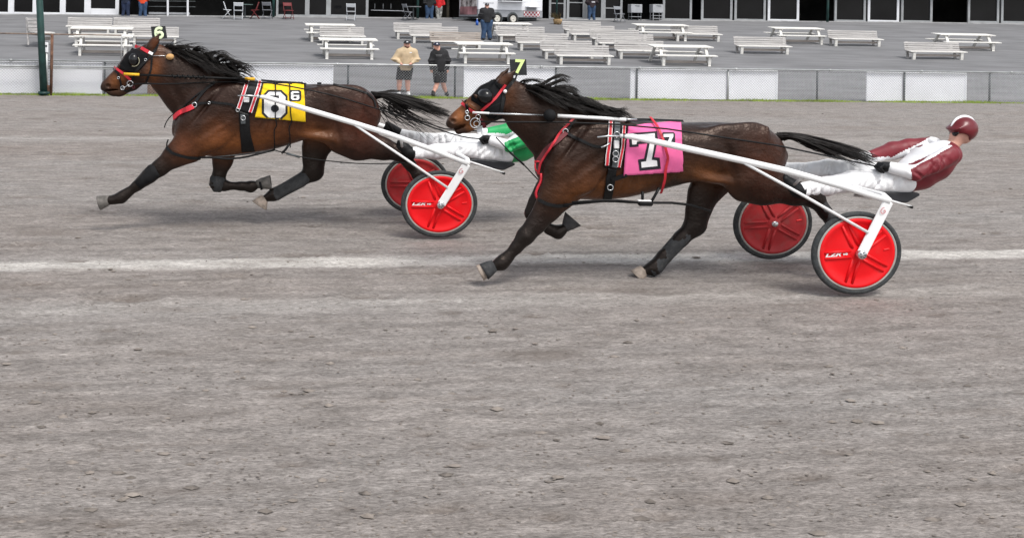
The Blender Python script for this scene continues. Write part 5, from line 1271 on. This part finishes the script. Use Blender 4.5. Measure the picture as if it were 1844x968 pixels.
cl = thing('saddle_cloth', 'yellow saddle cloth printed with a big black edged white six', 'cloth', cast(h6.bvh, 505, 185, B6)[0])
_, sh6 = patch('cloth', [(474, 153), (467, 180), (459, 211)], [(547, 152.5), (549, 185), (550, 219)], h6, ylw, cl, 26, 24, .014, .006, wave=.012)
def octo(x0, y0, x1, y1, c): return [(x0 + c, y0), (x1 - c, y0), (x1, y0 + c), (x1, y1 - c), (x1 - c, y1), (x0 + c, y1), (x0, y1 - c), (x0, y0 + c)]
fb6 = lane(500, 185, B6, -.31).y
decal('digit_edge', octo(471.5, 162, 518, 215.5, 11), [], sh6, ink, cl, .004, fb6)
decal('digit', octo(475.5, 165.5, 514, 212, 9), [], sh6, wink, cl, .008, fb6)
decal('digit_counter', octo(488, 189, 502, 202, 4), [], sh6, ink, cl, .012, fb6)
decal('digit_counter', [(486.5, 172), (502.5, 172), (502.5, 177), (486.5, 177)], [], sh6, ink, cl, .012, fb6)
decal('small_digit_edge', octo(520.5, 162, 542.5, 182.5, 3), [], sh6, ink, cl, .004, fb6)
decal('small_digit', octo(524, 164.5, 539, 180, 2.5), [], sh6, wink, cl, .008, fb6)
decal('small_digit_counter', octo(528.5, 173.7, 534.5, 177.3, 1), [], sh6, ink, cl, .012, fb6)
decal('small_digit_counter', [(528.5, 167.5), (540, 167.5), (540, 170.6), (528.5, 170.6)], [], sh6, ink, cl, .012, fb6)

def boot(name, pts, base, m, label):
    k = lane(pts[0][0], pts[0][1], base).y / F
    o = MB().tube([lane(x, y, base, o) for x, y, r, o in pts], [r * k for x, y, r, o in pts], 14, flat=.9).build(name, m, None, True)
    return props(o, label, 'leg boot', 'leg boots on the horses')
boot('knee_boot', [(283, 305, 13.2, -.17), (276, 309, 14.2, -.17), (266, 318, 13.6, -.17), (255, 327, 11, -.17), (248, 333, 9.8, -.17)], B6, bootm, 'black knee boot on the stretched foreleg of the yellow cloth horse')
boot('knee_boot', [(394, 316, 12.3, .16), (392, 322, 14.5, .16), (391, 330, 15.2, .16), (395, 338, 13, .16), (400, 343, 5, .16)], B6, bootg, 'dusty grey knee boot on the folded foreleg of the yellow cloth horse')
boot('shin_boot', [(553, 316, 12.6, .16), (541, 325, 13, .16), (512, 341, 11.8, .16), (497, 349, 12.6, .16), (487, 351, 10.5, .16)], B6, bootg, 'long grey shin boot on the tucked hind leg of the yellow cloth horse')
boot('pastern_strap', [(471, 332, 10, .16), (467, 333, 9.6, .16)], B6, bootm, 'dark pastern band above the folded fore hoof of the yellow cloth horse')

rn = thing('driving_reins', 'pair of thin black reins from the yellow cloth horse bit to the driver hands', 'reins', P(*lt(470, 147, -.3)))
px_tube('rein', [lt(235, 152, -.12), lt(253, 150.5, -.16), lt(300, 151.5, -.2), (395, 150, None), lt(470, 147, -.29), lt(545, 159.5, -.32), lt(610, 174, -.34), lt(676, 195, -.3), lt(735, 213, -.24), lt(800, 237, -.2), lt(840, 262 - 14, -.2), lt(866, 250, -.19)], .0075, leather, rn, hz=h6, off=.02)
far = [lane(235, 152, B6, .1), lane(400, 146, B6, .3), lane(545, 150, B6, .32), lane(676, 190, B6, .3), lane(800, 232, B6, .2), lane(872, 237, B6, .17)]
MB().tube(far, .0075, 6).build('rein', leather, rn, True)

# ------------------------------------------------------------------ sulky
def near_far(pts): return pts, [p + NV * (-2 * o) for p, o in pts]
axle = lane(791, 367, B6, -.65); AX = axle + NV * .65
SROOT = Vector((AX.x, AX.y, 0))
su = thing('sulky', 'white racing sulky with red disc wheels behind the yellow cloth horse', 'sulky', SROOT)
redd = mat('red_disc', (.72, .006, .01), .38, .05, 3, spec=.25, dirt=.2, dirtcol=(.3, .12, .09)); tyrem = mat('tyre_rubber', (.03, .034, .036), .8, .25, 14, dirt=.45, dirtcol=(.17, .155, .14)); rimw = mat('pale_rim_ring', (.34, .33, .31), .6, .15, 8)
def make_wheel(c, lettering, parent, dm=None):
    dm = dm or redd
    hubo = MB().lathe([(0, -.055), (.022, -.055), (.03, -.045), (.032, .045), (.022, .055), (0, .055)], (0, 0, 0), n=20).build('wheel', steel, parent, True)
    hubo.location = c; hubo.rotation_euler = (0, 0, YAW); hubo.scale = (1.165, 1, 1)
    ty = [(.3385 + .0235 * math.cos(a), .022 * math.sin(a)) for a in [2 * math.pi * i / 12 for i in range(13)]]
    MB().lathe(ty, (0, 0, 0), n=72).build('tyre', tyrem, hubo, True)
    MB().lathe([(.304, -.016), (.31, -.021), (.32, -.016), (.32, .016), (.31, .021), (.304, .016)], (0, 0, 0), n=72).build('rim', rimw, hubo, True)
    MB().lathe([(.02, -.04), (.05, -.034), (.09, -.018), (.2, -.012), (.262, -.012), (.274, -.023), (.296, -.023), (.307, -.012), (.307, .012), (.296, .023), (.274, .023), (.262, .012), (.2, .012), (.09, .018), (.05, .034), (.02, .04)], (0, 0, 0), n=72).build('disc', dm, hubo, True)
    for k in range(5):
        a = 2 * math.pi * k / 5 + math.radians(36)
        for sd in (-1, 1):
            mb = MB()
            for q in (-1, 1):
                p0 = Vector((math.cos(a + q * .42) * .062, sd * .019, math.sin(a + q * .42) * .062)); p1 = Vector((math.cos(a + q * .10) * .268, sd * .014, math.sin(a + q * .10) * .268))
                mb.tube([p0, p0 * .6 + p1 * .4, p1], [.014, .012, .011], 8)
            mb.build('spoke_rib', dm, hubo, True)
    MB().box((.235, -.014, .012), (.05, .012, .012), Matrix.Rotation(-.15, 3, 'Y')).build('valve', redd, hubo, bevel=.004)
    if lettering:
        put_text('lettering', 'LZR', .062, (-.2, -.019, .004), wink, hubo, 1.15, .75, 0, .001, .0022, .35)
        put_text('lettering', 'v6', .04, (-.103, -.022, .004), wink, hubo, 1.05, .85, 0, .001, .001, .25)
    return hubo
make_wheel(axle, True, su)
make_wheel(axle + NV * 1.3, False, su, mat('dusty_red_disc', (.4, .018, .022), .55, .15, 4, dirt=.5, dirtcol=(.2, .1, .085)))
MB().tube([axle + NV * .05, axle + NV * .12], .012, 8).build('axle_stub', steel, su)
shaft = [(462, 173, -.37), (480, 175.5, -.38), (560, 199, -.43), (640, 222.5, -.5), (700, 241, -.58), (780, 270, -.66), (842, 295, -.71)]
strut = [(633, 221, -.5), (720, 279, -.62), (806, 338, -.72)]
tip = [(428, 172.5, -.36), (445, 172, -.36), (470, 174, -.37)]
rodp = [(845, 291, -.35), (880, 302, -.3), (907, 311, -.27)]
whp = mat('white_shaft_paint', (.8, .8, .8), .3, .03, 5, dirt=.1, dirtcol=(.5, .47, .43))
for side in (0, 1):
    def W(l): return [lane(x, y, B6, o) + NV * (-2 * o * side) for x, y, o in l]
    sh_ = W(shaft)
    s_ob = MB().tube(sh_, [.016, .026, .029, .029, .029, .028, .028], 12).build('shaft', whp, su, True)
    MB().tube(W(tip), [.008, .008, .01], 8).build('shaft_tip', steel, s_ob, True)
    MB().tube(W([(466, 173.5, -.37), (476, 175, -.375)]), .022, 8).build('coupling', leather, s_ob, True)
    MB().tube(W(strut), .0135, 8).build('strut', whp, su, True)
    f0_, f1_ = W([(841, 295, -.715), (794.5, 368, -.715)])
    fk = MB().bar(f0_, f1_, .088, .022, up=(0, 1, 0)).build('fork', whp, su, bevel=.008)
    MB().lathe([(0, -.03), (.035, -.028), (.042, -.01), (.042, .015)], axle + NV * (1.43 * side - .065), n=18).build('hub_cap', steel, fk, True)
    for q in range(5): MB().lathe([(0, -.034), (.006, -.034), (.006, -.02)], axle + NV * (1.43 * side - .065) + Vector((.022 * math.cos(q * 1.26), -.003, .022 * math.sin(q * 1.26))), n=6).build('bolt', darksteel, fk)
    if not side:
        put_text('logo', 'G', .07, lane(829.5, 309, B6, -.735), mat('rose_print', (.6, .25, .27), .5), fk, 1.1, 1, math.radians(-28), .001, 0, .2, YAW)
    MB().tube(W(rodp), [.012, .01, .009], 8).build('seat_rail', whp, su, True)
    MB().tube(W([(901, 309, -.27), (909, 313, -.27)]), .013, 6).build('rail_end', leather, su)
    # foot rest
    ft = W([(722, 250, -.6), (724, 264, -.36)] if not side else [(702, 240, -.55), (700, 236, -.4)])
    MB().tube(ft, .014, 8).build('foot_rest', whp, su, True)
A0 = lane(842, 295, B6, -.71)
MB().tube([A0, A0 + Vector((.02, 0, .03)) + NV * .1, A0 + Vector((.02, 0, .03)) + NV * 1.32, A0 + NV * 1.42], .03, 12).build('arch', whp, su, True)
prof = [(838, 288), (860, 286), (900, 291), (926, 293), (929, 297), (907, 307), (885, 303), (862, 295)]
mb = MB(); n = len(prof); W0, W1 = [lane(x, y, B6, -.2) for x, y in prof], [lane(x, y, B6, -.2) + NV * .4 for x, y in prof]
mb.add(W0 + W1, [tuple(range(n)), tuple(range(2 * n - 1, n - 1, -1))] + [(i, (i + 1) % n, (i + 1) % n + n, i + n) for i in range(n)])
mb.build('seat', mat('seat_vinyl', (.02, .021, .025), .5, .2, 6), su, bevel=.012)
for o in (-.12, .12): MB().tube([lane(846, 293, B6, o), lane(875, 299, B6, o)], .014, 8).build('seat_bracket', whp, su, True)

# ------------------------------------------------------------------ driver
def trousers_mat(name, c):
    m = mat(name, c, .8, .06, 5, .55, 16, stretch=(.6, 1, 1.6), dirt=.14, dirtcol=(.45, .43, .4)); return m
def make_driver(label, jm, sm, pm, helm):
    t = thing('driver', label, 'person', SROOT)
    def C(px, py, off): p = lane(px, py, B6, off); return np.array((p.x, off, p.z))
    k = AX.y / F
    lo, hi = C(690, 320, -.5), C(1060, 180, .5); lo, hi = np.array((lo[0], -.55, lo[2])), np.array((hi[0], .55, hi[2]))
    def fin(s, name, m, sm_=2):
        v, f = s.polygonize(sm_); v = v.copy(); v[:, 1] = B6 + v[:, 1] + v[:, 0] * TY
        return link(name, np_mesh(name, v, f), m, t, True), v, f
    def chain(s, ns, kk=.03):
        for a, b in zip(ns[:-1], ns[1:]): s.cone(C(*a[:3]), C(*b[:3]), a[3] * k, b[3] * k, a[4] if len(a) > 4 else 1, b[4] if len(b) > 4 else 1, kk)
    s = SDF(lo, hi, .0125)                              # body inside the clothes, head and neck showing
    chain(s, [(908, 275, 0, 12, 1.3), (930, 268, 0, 13, 1.3), (958, 253, 0, 15, 1.4), (984, 240, 0, 11, 1.6)], .05); chain(s, [(984, 238, 0, 10), (1000, 226, 0, 9)], .04)
    s.ell(C(1013, 211, 0), (.095, .08, .115), .03, .35); s.ell(C(1003, 217, 0), (.06, .06, .06), .03); s.ell(C(997, 213, 0), (.022, .016, .02), .015)
    for y in (-.08, .08): s.ell(C(1016, 212, 0) + np.array((0, y, 0)), (.028, .014, .034), .01)
    chain(s, [(905, 275, -.1, 9), (826, 270, -.13, 7), (744, 275, -.2, 5.5)]); chain(s, [(905, 268, .1, 8), (812, 252, .17, 5), (722, 241, .32, 3)])
    chain(s, [(982, 238, -.18, 4), (922, 262, -.25, 2.6), (884, 252, -.2, 3)]); chain(s, [(980, 230, .2, 4), (928, 234, .27, 3), (880, 237, .18, 3)])
    fin(s, 'body', skin)
    s = SDF(lo, hi, .0115)                              # trousers
    chain(s, [(912, 276, 0, 18, 1.35), (924, 272, 0, 18, 1.3)], .04)
    chain(s, [(908, 276, -.1, 18), (868, 272, -.11, 16.5), (828, 269, -.13, 14.5), (786, 273, -.16, 13), (742, 275.5, -.2, 10.5)], .04)
    chain(s, [(905, 268, .1, 17), (855, 257, .12, 15), (812, 251, .16, 13.5), (768, 252, .23, 12), (721, 241, .32, 9.5)], .04)
    for i in range(34):                                 # creases
        u = random.random(); px = 745 + 165 * u; s.ell(C(px, 272 + random.gauss(0, 9), -.277 + .05 * u), (.007, .03, .06), .022, random.uniform(-.9, .3), minus=True)
        px = 725 + 130 * u; s.ell(C(px, 247 + random.gauss(0, 5), .228 - .235 * u), (.007, .03, .05), .022, random.uniform(-.8, .3), minus=True)
    fin(s, 'trousers', pm, 1)
    s = SDF(lo, hi, .0115)                              # jacket
    chain(s, [(918, 273, 0, 20.5, 1.3), (938, 265, 0, 24, 1.3), (960, 252, 0, 26, 1.35), (984, 240, 0, 19, 1.6)], .05)
    chain(s, [(978, 240, -.2, 13.5), (948, 252, -.26, 12), (918, 263, -.27, 10.5), (886, 253, -.2, 8.5)], .035); chain(s, [(978, 230, .2, 14.5), (945, 231, .26, 13.5), (920, 233, .27, 13), (881, 238, .18, 9)], .035)
    for i in range(40):
        px = random.uniform(893, 985); s.ell(C(px, 256 - (px - 930) * .35 + random.gauss(0, 11), random.choice((-.372, -.366, .158))), (.008, .035, .06), .025, random.uniform(-1.2, 1.2), minus=True)
    o, v, f = fin(s, 'jacket', None, 1)
    cen = v[f].mean(1); px, py = proj(cen[:, 0], cen[:, 1], cen[:, 2])
    line = 251 - (px - 905) * .40
    st = (np.abs(py - line) < 6.5) & (px > 896) | ((px < 909) & (py > 240))
    o.data.materials.append(jm); o.data.materials.append(sm); o.data.polygons.foreach_set('material_index', st.astype(np.int32)); o.data.update()
    for px_, py_, off in ((876, 251, -.19), (872, 238, .17)):            # gloved hands closed on the reins
        c = C(px_, py_, off); s = SDF(c - .17, c + .17, .0065); gs = 1.35
        s.cone(c + np.array((.06, 0, .0)), c, .042, .05, .85, .85, .02)
        for q in range(4):
            b0_ = c + gs * np.array((-.02, -.03 + .021 * q, .022)); b1_ = b0_ + gs * np.array((-.034 + .003 * abs(q - 1), 0, -.022)); b2_ = b1_ + gs * np.array((.022, 0, -.03))
            s.cone(b0_, b1_, .0155, .015, k=.006); s.cone(b1_, b2_, .015, .0135, k=.006)
        s.cone(c + np.array((.015, -.035, .012)), c + np.array((-.03, -.045, .012)), .014, .011, k=.01)
        fin(s, 'glove', leather if off < 0 else whitem, 1)
    for ns in ([(741, 276, -.2, 11), (735, 274, -.2, 10.5), (729, 266, -.2, 9), (721, 257, -.2, 6.5)], [(720, 240.5, .32, 9.5), (713, 237, .32, 9), (706, 231, .32, 7.5), (698, 223, .32, 5)]):
        s = SDF(C(*ns[0][:3]) - .26, C(*ns[0][:3]) + .26, .011); chain(s, ns, .02); s.cone(C(*ns[1][:3]) + np.array((.0, 0, -.04)), C(*ns[-1][:3]) + np.array((-.02, 0, -.05)), .03, .03, 1, 1, .02); fin(s, 'boot', leather, 1)
    c = C(1015, 207, 0); s = SDF(c - .25, c + .25, .012); s.ell(c, (.135, .115, .12), .02, .3); s.ell(C(1003, 221, 0), (.09, .14, .07), .02, .5, minus=True); s.ell(C(1000, 203, 0), (.06, .1, .018), .02, .3); fin(s, 'helmet', helm, 1)
    s = SDF(C(1000, 213, 0) - .2, C(1000, 213, 0) + .2, .01); s.cone(C(999, 212.5, -.04), C(999, 212.5, .04), .024, .024, k=.01); s.cone(C(1001, 211, -.075), C(1001, 211, .075), .012, .012, k=.01); fin(s, 'goggles', cup_m, 1)
    s = SDF(C(1006, 220, 0) - .2, C(1006, 220, 0) + .2, .01)
    for y in (-.075, .075): s.cone(C(1014, 211, y), C(1003, 224, y * .45), .012, .012, k=.008)
    fin(s, 'chin_strap', leather, 1)
    s = SDF(c - .25, c + .25, .011); s.ell(c + np.array((.0, 0, .015)), (.139, .03, .124), .01, .3); s.ell(C(1003, 221, 0), (.1, .16, .09), .02, .5, minus=True); fin(s, 'helmet_stripe', sm, 1)
    for y in (-.035, .035):
        c = C(999.5, 211.5, y); MB().lathe([(0, -.01), (.012, 0), (0, .01)], (c[0], B6 + c[1] + c[0] * TY, c[2]), n=8).build('eye', darksteel, t)
    return t
greenj = mat('green_silk', (.012, .30, .085), .5, .12, 6, .4, 18, spec=.4); whitej = mat('white_silk', (.76, .76, .77), .6, .05, 6, .4, 18); maroon = mat('maroon_silk', (.16, .012, .02), .5, .12, 6, .4, 18)
dr6 = make_driver('driver in green and white jacket and white trousers lying back on the first sulky', greenj, whitej, trousers_mat('white_trousers', (.78, .78, .79)), mat('green_helmet', (.015, .2, .06), .3))
wp = thing('driving_whip', 'thin black whip slanting down from the driver in green towards the pink cloth horse', 'whip', lane(905, 262, B6, -.3))
px_tube('lash', [lt(893, 247, -.36), lt(920, 276, -.4), lt(945, 298, -.45), lt(958, 312, -.46), lt(975, 330, -.46)], .007, leather, wp)
px_tube('grip', [lt(918, 274, -.4), lt(944, 297, -.45)], .012, leather, wp)

# ------------------------------------------------------------------ tack of the pink cloth horse
def l7(px, py, off): return lt(px, py, off, B7)
br = thing('bridle', 'black bridle with red cheek bands, domed blinkers and number seven head plate', 'bridle', cast(h7.bvh, 875, 180, B7)[0])
patch('blinker_hood', [(886, 143), (865, 158), (849, 174), (849, 181)], [(910, 156), (910, 180), (903, 206), (878, 200)], h7, hood_m, br, 14, 14, .007, .004)
patch('cheek_cover', [(869, 197), (873, 205), (880, 213)], [(907, 182), (906, 198), (903, 213)], h7, hood_m, br, 10, 10, .008, .004)
cup = dome('blinker_cup', 875, 174, 14.5, 14, .075, h7, cup_m, br, .02)
strap('cheek_band', [(909, 152), (900, 166), (891, 178), (878, 190), (866, 199)], .022, h7, red_strap, br, .014)
strap('noseband', [(833, 187), (845, 196), (859, 203)], .026, h7, red_strap, br, .01)
strap('nose_strap', [(838, 180), (842, 193), (842, 212)], .026, h7, leather, br, .014)
strap('crownpiece', [(926, 144), (914, 156), (906, 170), (902, 200), (892, 214)], .03, h7, leather, br, .01)
strap('brow_piece', [(888, 144), (898, 152), (904, 160)], .02, h7, leather, br, .012)
ring('bit_ring', 855, 220, 9, h7, steel, br, .022, .006); ring('bit_ring', 857, 221, 5, h7, steel, br, .03, .005); ring('bit_ring', 859.5, 208.5, 4.2, h7, steel, br, .03, .004); ring('bit_ring', 840.5, 211.5, 4.2, h7, steel, br, .022, .005); ring('buckle', 840.5, 202, 2.6, h7, steel, br, .024, .006)
p, n, ok = cast(h7.bvh, 908, 165, B7, .03); MB().lathe([(.018 * math.sin(a), -.018 * math.cos(a)) for a in [math.pi * i / 8 for i in range(9)]], p, n=12).build('rosette', whitem, br, True)
strap('chin_tab', [(864, 213), (869, 220), (872, 228)], .03, h7, darkred, br, .012)
strap('lip_strap', [(863, 226), (864, 238)], .05, h7, mat('clear_plastic', (.45, .47, .5), .3), br, .012)
d = lane(935, 120, B7, -.02).y
np_ = plate(br, [(918, 107.5), (947.5, 107), (949, 135.5), (920, 136)], d, platem)
put_text('digit', '7', .17, P(935, 121, d) + Vector((0, -.004, 0)), limem, np_, 1.0, 1.0, math.radians(2), .002, .005)
px_tube('plate_stem', [(931, 134, d + .01), (925, 152, d + .02)], .008, leather, br)
hp = thing('head_pole', 'silver and white head pole with a black ball beside the pink cloth horse neck', 'pole', P(*l7(990, 208, -.2)))
px_tube('front_tip', [l7(851, 202.5, -.15), l7(881, 204, -.17)], .010, whitem, hp); px_tube('rod', [l7(880, 204, -.17), l7(978, 207.5, -.2)], .009, steel, hp); px_tube('rear_tube', [l7(1004, 208.7, -.21), l7(1060, 211.5, -.24), l7(1127, 215.5, -.27)], .0165, whitem, hp)
c = P(*l7(990, 208, -.215)); MB().lathe([(math.sin(a), -.055 * math.cos(a)) for a in [math.pi * i / 12 for i in range(13)]], c, .055, .056, 18).build('ball', bootm, hp, True)
px_tube('rear_rod', [l7(1120, 214.8, -.27), l7(1147, 215.2, -.28)], .008, steel, hp)
ha = thing('harness', 'black racing harness with bright red breast straps on the pink cloth horse', 'harness', cast(h7.bvh, 1108, 260, B7)[0])
patch('saddle_pad', [(1098, 216), (1094, 255), (1087, 301)], [(1128, 226), (1124, 262), (1117, 304)], h7, leather, ha, 10, 18, .011, .008)
striped([(1099, 219), (1096, 255), (1091, 296)], h7, ha, .036); striped([(1122, 228), (1120, 262), (1113, 300)], h7, ha, .03)
strap('billet', [(1110, 222), (1108, 262), (1105, 300)], .05, h7, darksteel, ha, .022)
for y in (243, 276, 285): ring('buckle', 1108 - (y - 243) * .06, y, 5, h7, steel, ha, .034, .005)
p, n, ok = cast(h7.bvh, 1107.5, 260, B7, .03); MB().box(p, (.045, .03, .07)).build('quick_hitch', whitem, ha, bevel=.006)
patch('girth', [(1094, 302), (1090, 330), (1085, 358)], [(1110, 304), (1106, 332), (1101, 357)], h7, leather, ha, 8, 16, .012, .012)
strap('girth_tab', [(1100, 322), (1115, 317), (1127, 313)], .04, h7, leather, ha, .02); ring('girth_buckle', 1097, 334, 5, h7, steel, ha, .03, .005)
strap('breast_collar', [(1020, 241), (1004, 255), (985, 271), (971, 291)], .042, h7, mat('faded_red', (.13, .025, .03), .7), ha, .012, th=.012)
strap('red_strap', [(1033, 214), (1016, 234), (1001, 256), (988, 278), (977, 296), (974, 312)], .019, h7, red_strap, ha, .024, th=.008)
px_tube('red_strap', [(974, 312, lane(974, 312, B7, -.14).y), l7(975, 325, -.14), l7(967, 340, -.14), l7(964.5, 350, -.14), l7(969, 360, -.15)], .012, red_strap, ha)
px_tube('red_loop', [l7(962, 291, -.1), l7(976, 291, -.12)], .009, red_strap, ha); px_tube('red_loop', [l7(964, 292, -.1), l7(963, 304, -.1), l7(970, 311, -.12)], .007, red_strap, ha)
strap('neck_strap', [(1034, 217), (1026, 229), (1018, 240)], .034, h7, leather, ha, .014)
strap('trace', [(1018, 240), (1032, 247), (1050, 255), (1068, 263), (1084, 265)], .026, h7, leather, ha, .014)
px_tube('trace_chain', [(1080, 265), (1088, 262), (1096, 257)], .008, steel, ha, hz=h7, off=.03); ring('collar_ring', 1019, 240, 4.5, h7, steel, ha, .026, .006)
strap('hanger', [(1170, 219), (1181, 234), (1191, 255), (1200, 285), (1196, 312), (1187, 340)], .022, h7, red_strap, ha, .04, th=.006)
px_tube('hanger_drop', [l7(1187, 338, -.28), l7(1179, 353, -.28), l7(1171, 366, -.28)], .013, leather, ha); px_tube('hanger_drop', [l7(1157, 345, -.27), l7(1157, 362, -.27)], .013, leather, ha)
strap('back_strap', [(1125, 219), (1165, 219.5), (1230, 222)], .03, h7, leather, ha, .02)
hb = thing('hobbles', 'black hobble straps strung under the belly of the pink cloth horse', 'hobbles', P(*l7(1090, 362, -.2)))
strap('leg_loop', [(971, 360), (985, 367), (1002, 370), (1022, 368)], .03, h7, leather, hb, .012, th=.01)
px_tube('link', [l7(1015, 369, -.25), l7(1060, 364.5, -.28), l7(1095, 361.5, -.29), l7(1150, 365, -.28), l7(1230, 365, -.28), l7(1280, 380, -.2)], .011, leather, hb); px_tube('link', [l7(1030, 364, -.28), l7(1100, 359.5, -.3), l7(1150, 364, -.28)], .009, leather, hb)
MB().box(P(*l7(1162, 366, -.28)), (.13, .05, .045)).build('hobble_block', leather, hb, bevel=.012); MB().box(P(*l7(1160, 361, -.28)), (.12, .045, .012)).build('block_cover', whitem, hb, bevel=.004)
cl = thing('saddle_cloth', 'pink saddle cloth printed with a black edged white seven', 'cloth', cast(h7.bvh, 1170, 270, B7)[0])
_, sh7 = patch('cloth', [(1130, 228), (1125, 270), (1121, 315)], [(1226, 220), (1227, 262), (1229, 308)], h7, pinkc, cl, 26, 24, .016, .006, wave=.012)
fb7 = lane(1170, 270, B7, -.31).y
decal('digit_edge', [(1132, 240), (1183, 236), (1185, 250), (1178, 283), (1188, 284), (1190, 304), (1152, 307.5), (1149, 287.5), (1160, 285.5), (1166, 258), (1150, 259.5), (1150, 264), (1134, 265)], [], sh7, ink, cl, .004, fb7)
decal('digit', [(1137, 243.5), (1179, 240), (1180, 250), (1173.5, 288), (1183, 289), (1184, 299), (1155.5, 302), (1154.5, 292), (1163.5, 290.5), (1171, 253.5), (1147, 255), (1146, 260), (1138.5, 260.5)], [], sh7, wink, cl, .008, fb7)
decal('small_digit_edge', octo(1191, 238, 1216, 264, 3), [], sh7, ink, cl, .004, fb7)
decal('small_digit', [(1195, 241.5), (1212.5, 241), (1212.5, 246), (1206, 261), (1200, 261), (1206, 246.5), (1195, 247)], [], sh7, wink, cl, .008, fb7)
boot('bell_boot', [(890, 478, 10.5, -.16), (883, 481.5, 12.8, -.16), (876, 486, 14.5, -.16), (871, 489, 15.5, -.16)], B7, bootg, 'grey bell boot over the stretched fore hoof of the pink cloth horse')
boot('shin_boot', [(1238, 418, 13, .14), (1226, 430, 14.3, .14), (1196, 462, 13, .14), (1182, 479, 13.8, .14), (1170, 488, 12.5, .14)], B7, bootg, 'long grey shin boot on the forward hind leg of the pink cloth horse')
boot('shin_boot', [(1474, 364, 13, -.16), (1486, 382, 12, -.16), (1503, 406, 11.8, -.16)], B7, bootg, 'grey shin boot on the trailing hind leg of the pink cloth horse')

# ---- the second sulky and driver follow the shaft seen beside the pink cloth
T6, T7 = lane(428, 172.5, B6, -.36), lane(1076, 247, B7, -.36)
rel = T6 - SROOT; best = None
for i in range(-150, 151):
    a = i * .001; z = rel.z * math.cos(a) - rel.x * math.sin(a)
    if best is None or abs(z - T7.z) < best[0]: best = (abs(z - T7.z), a)
ang = best[1]; xr = rel.x * math.cos(ang) + rel.z * math.sin(ang)
sx = T7.x - xr; S7 = Vector((sx, B7 + sx * TY, -.0))
su2 = copy_tree(su); su2['label'] = 'white racing sulky with red disc wheels behind the pink cloth horse'
dr7 = make_driver('driver in maroon and white jacket lying back on the second sulky', maroon, whitej, MATS['white_trousers'], mat('maroon_helmet', (.12, .01, .015), .3))
for o in (su2, dr7): o.location = S7; o.rotation_euler = (0, ang, 0)
su['group'] = su2['group'] = 'racing sulkies'
bpy.context.view_layer.update()
hand = S7 + Matrix.Rotation(ang, 3, 'Y') @ (lane(866, 250, B6, -.19) - SROOT)
rn = thing('driving_reins', 'thin black rein from the pink cloth horse bit back past its saddle pad', 'reins', P(*l7(1100, 222, -.3)))
o = [P(*l7(866, 219, -.13)), P(*l7(890, 219.5, -.17)), P(*l7(1010, 220, -.24)), P(*l7(1112, 224, -.3)), P(*l7(1200, 232, -.33)), P(*l7(1400, 262, -.33)), hand]
MB().tube(o, .0075, 6).build('rein', leather, rn, True)
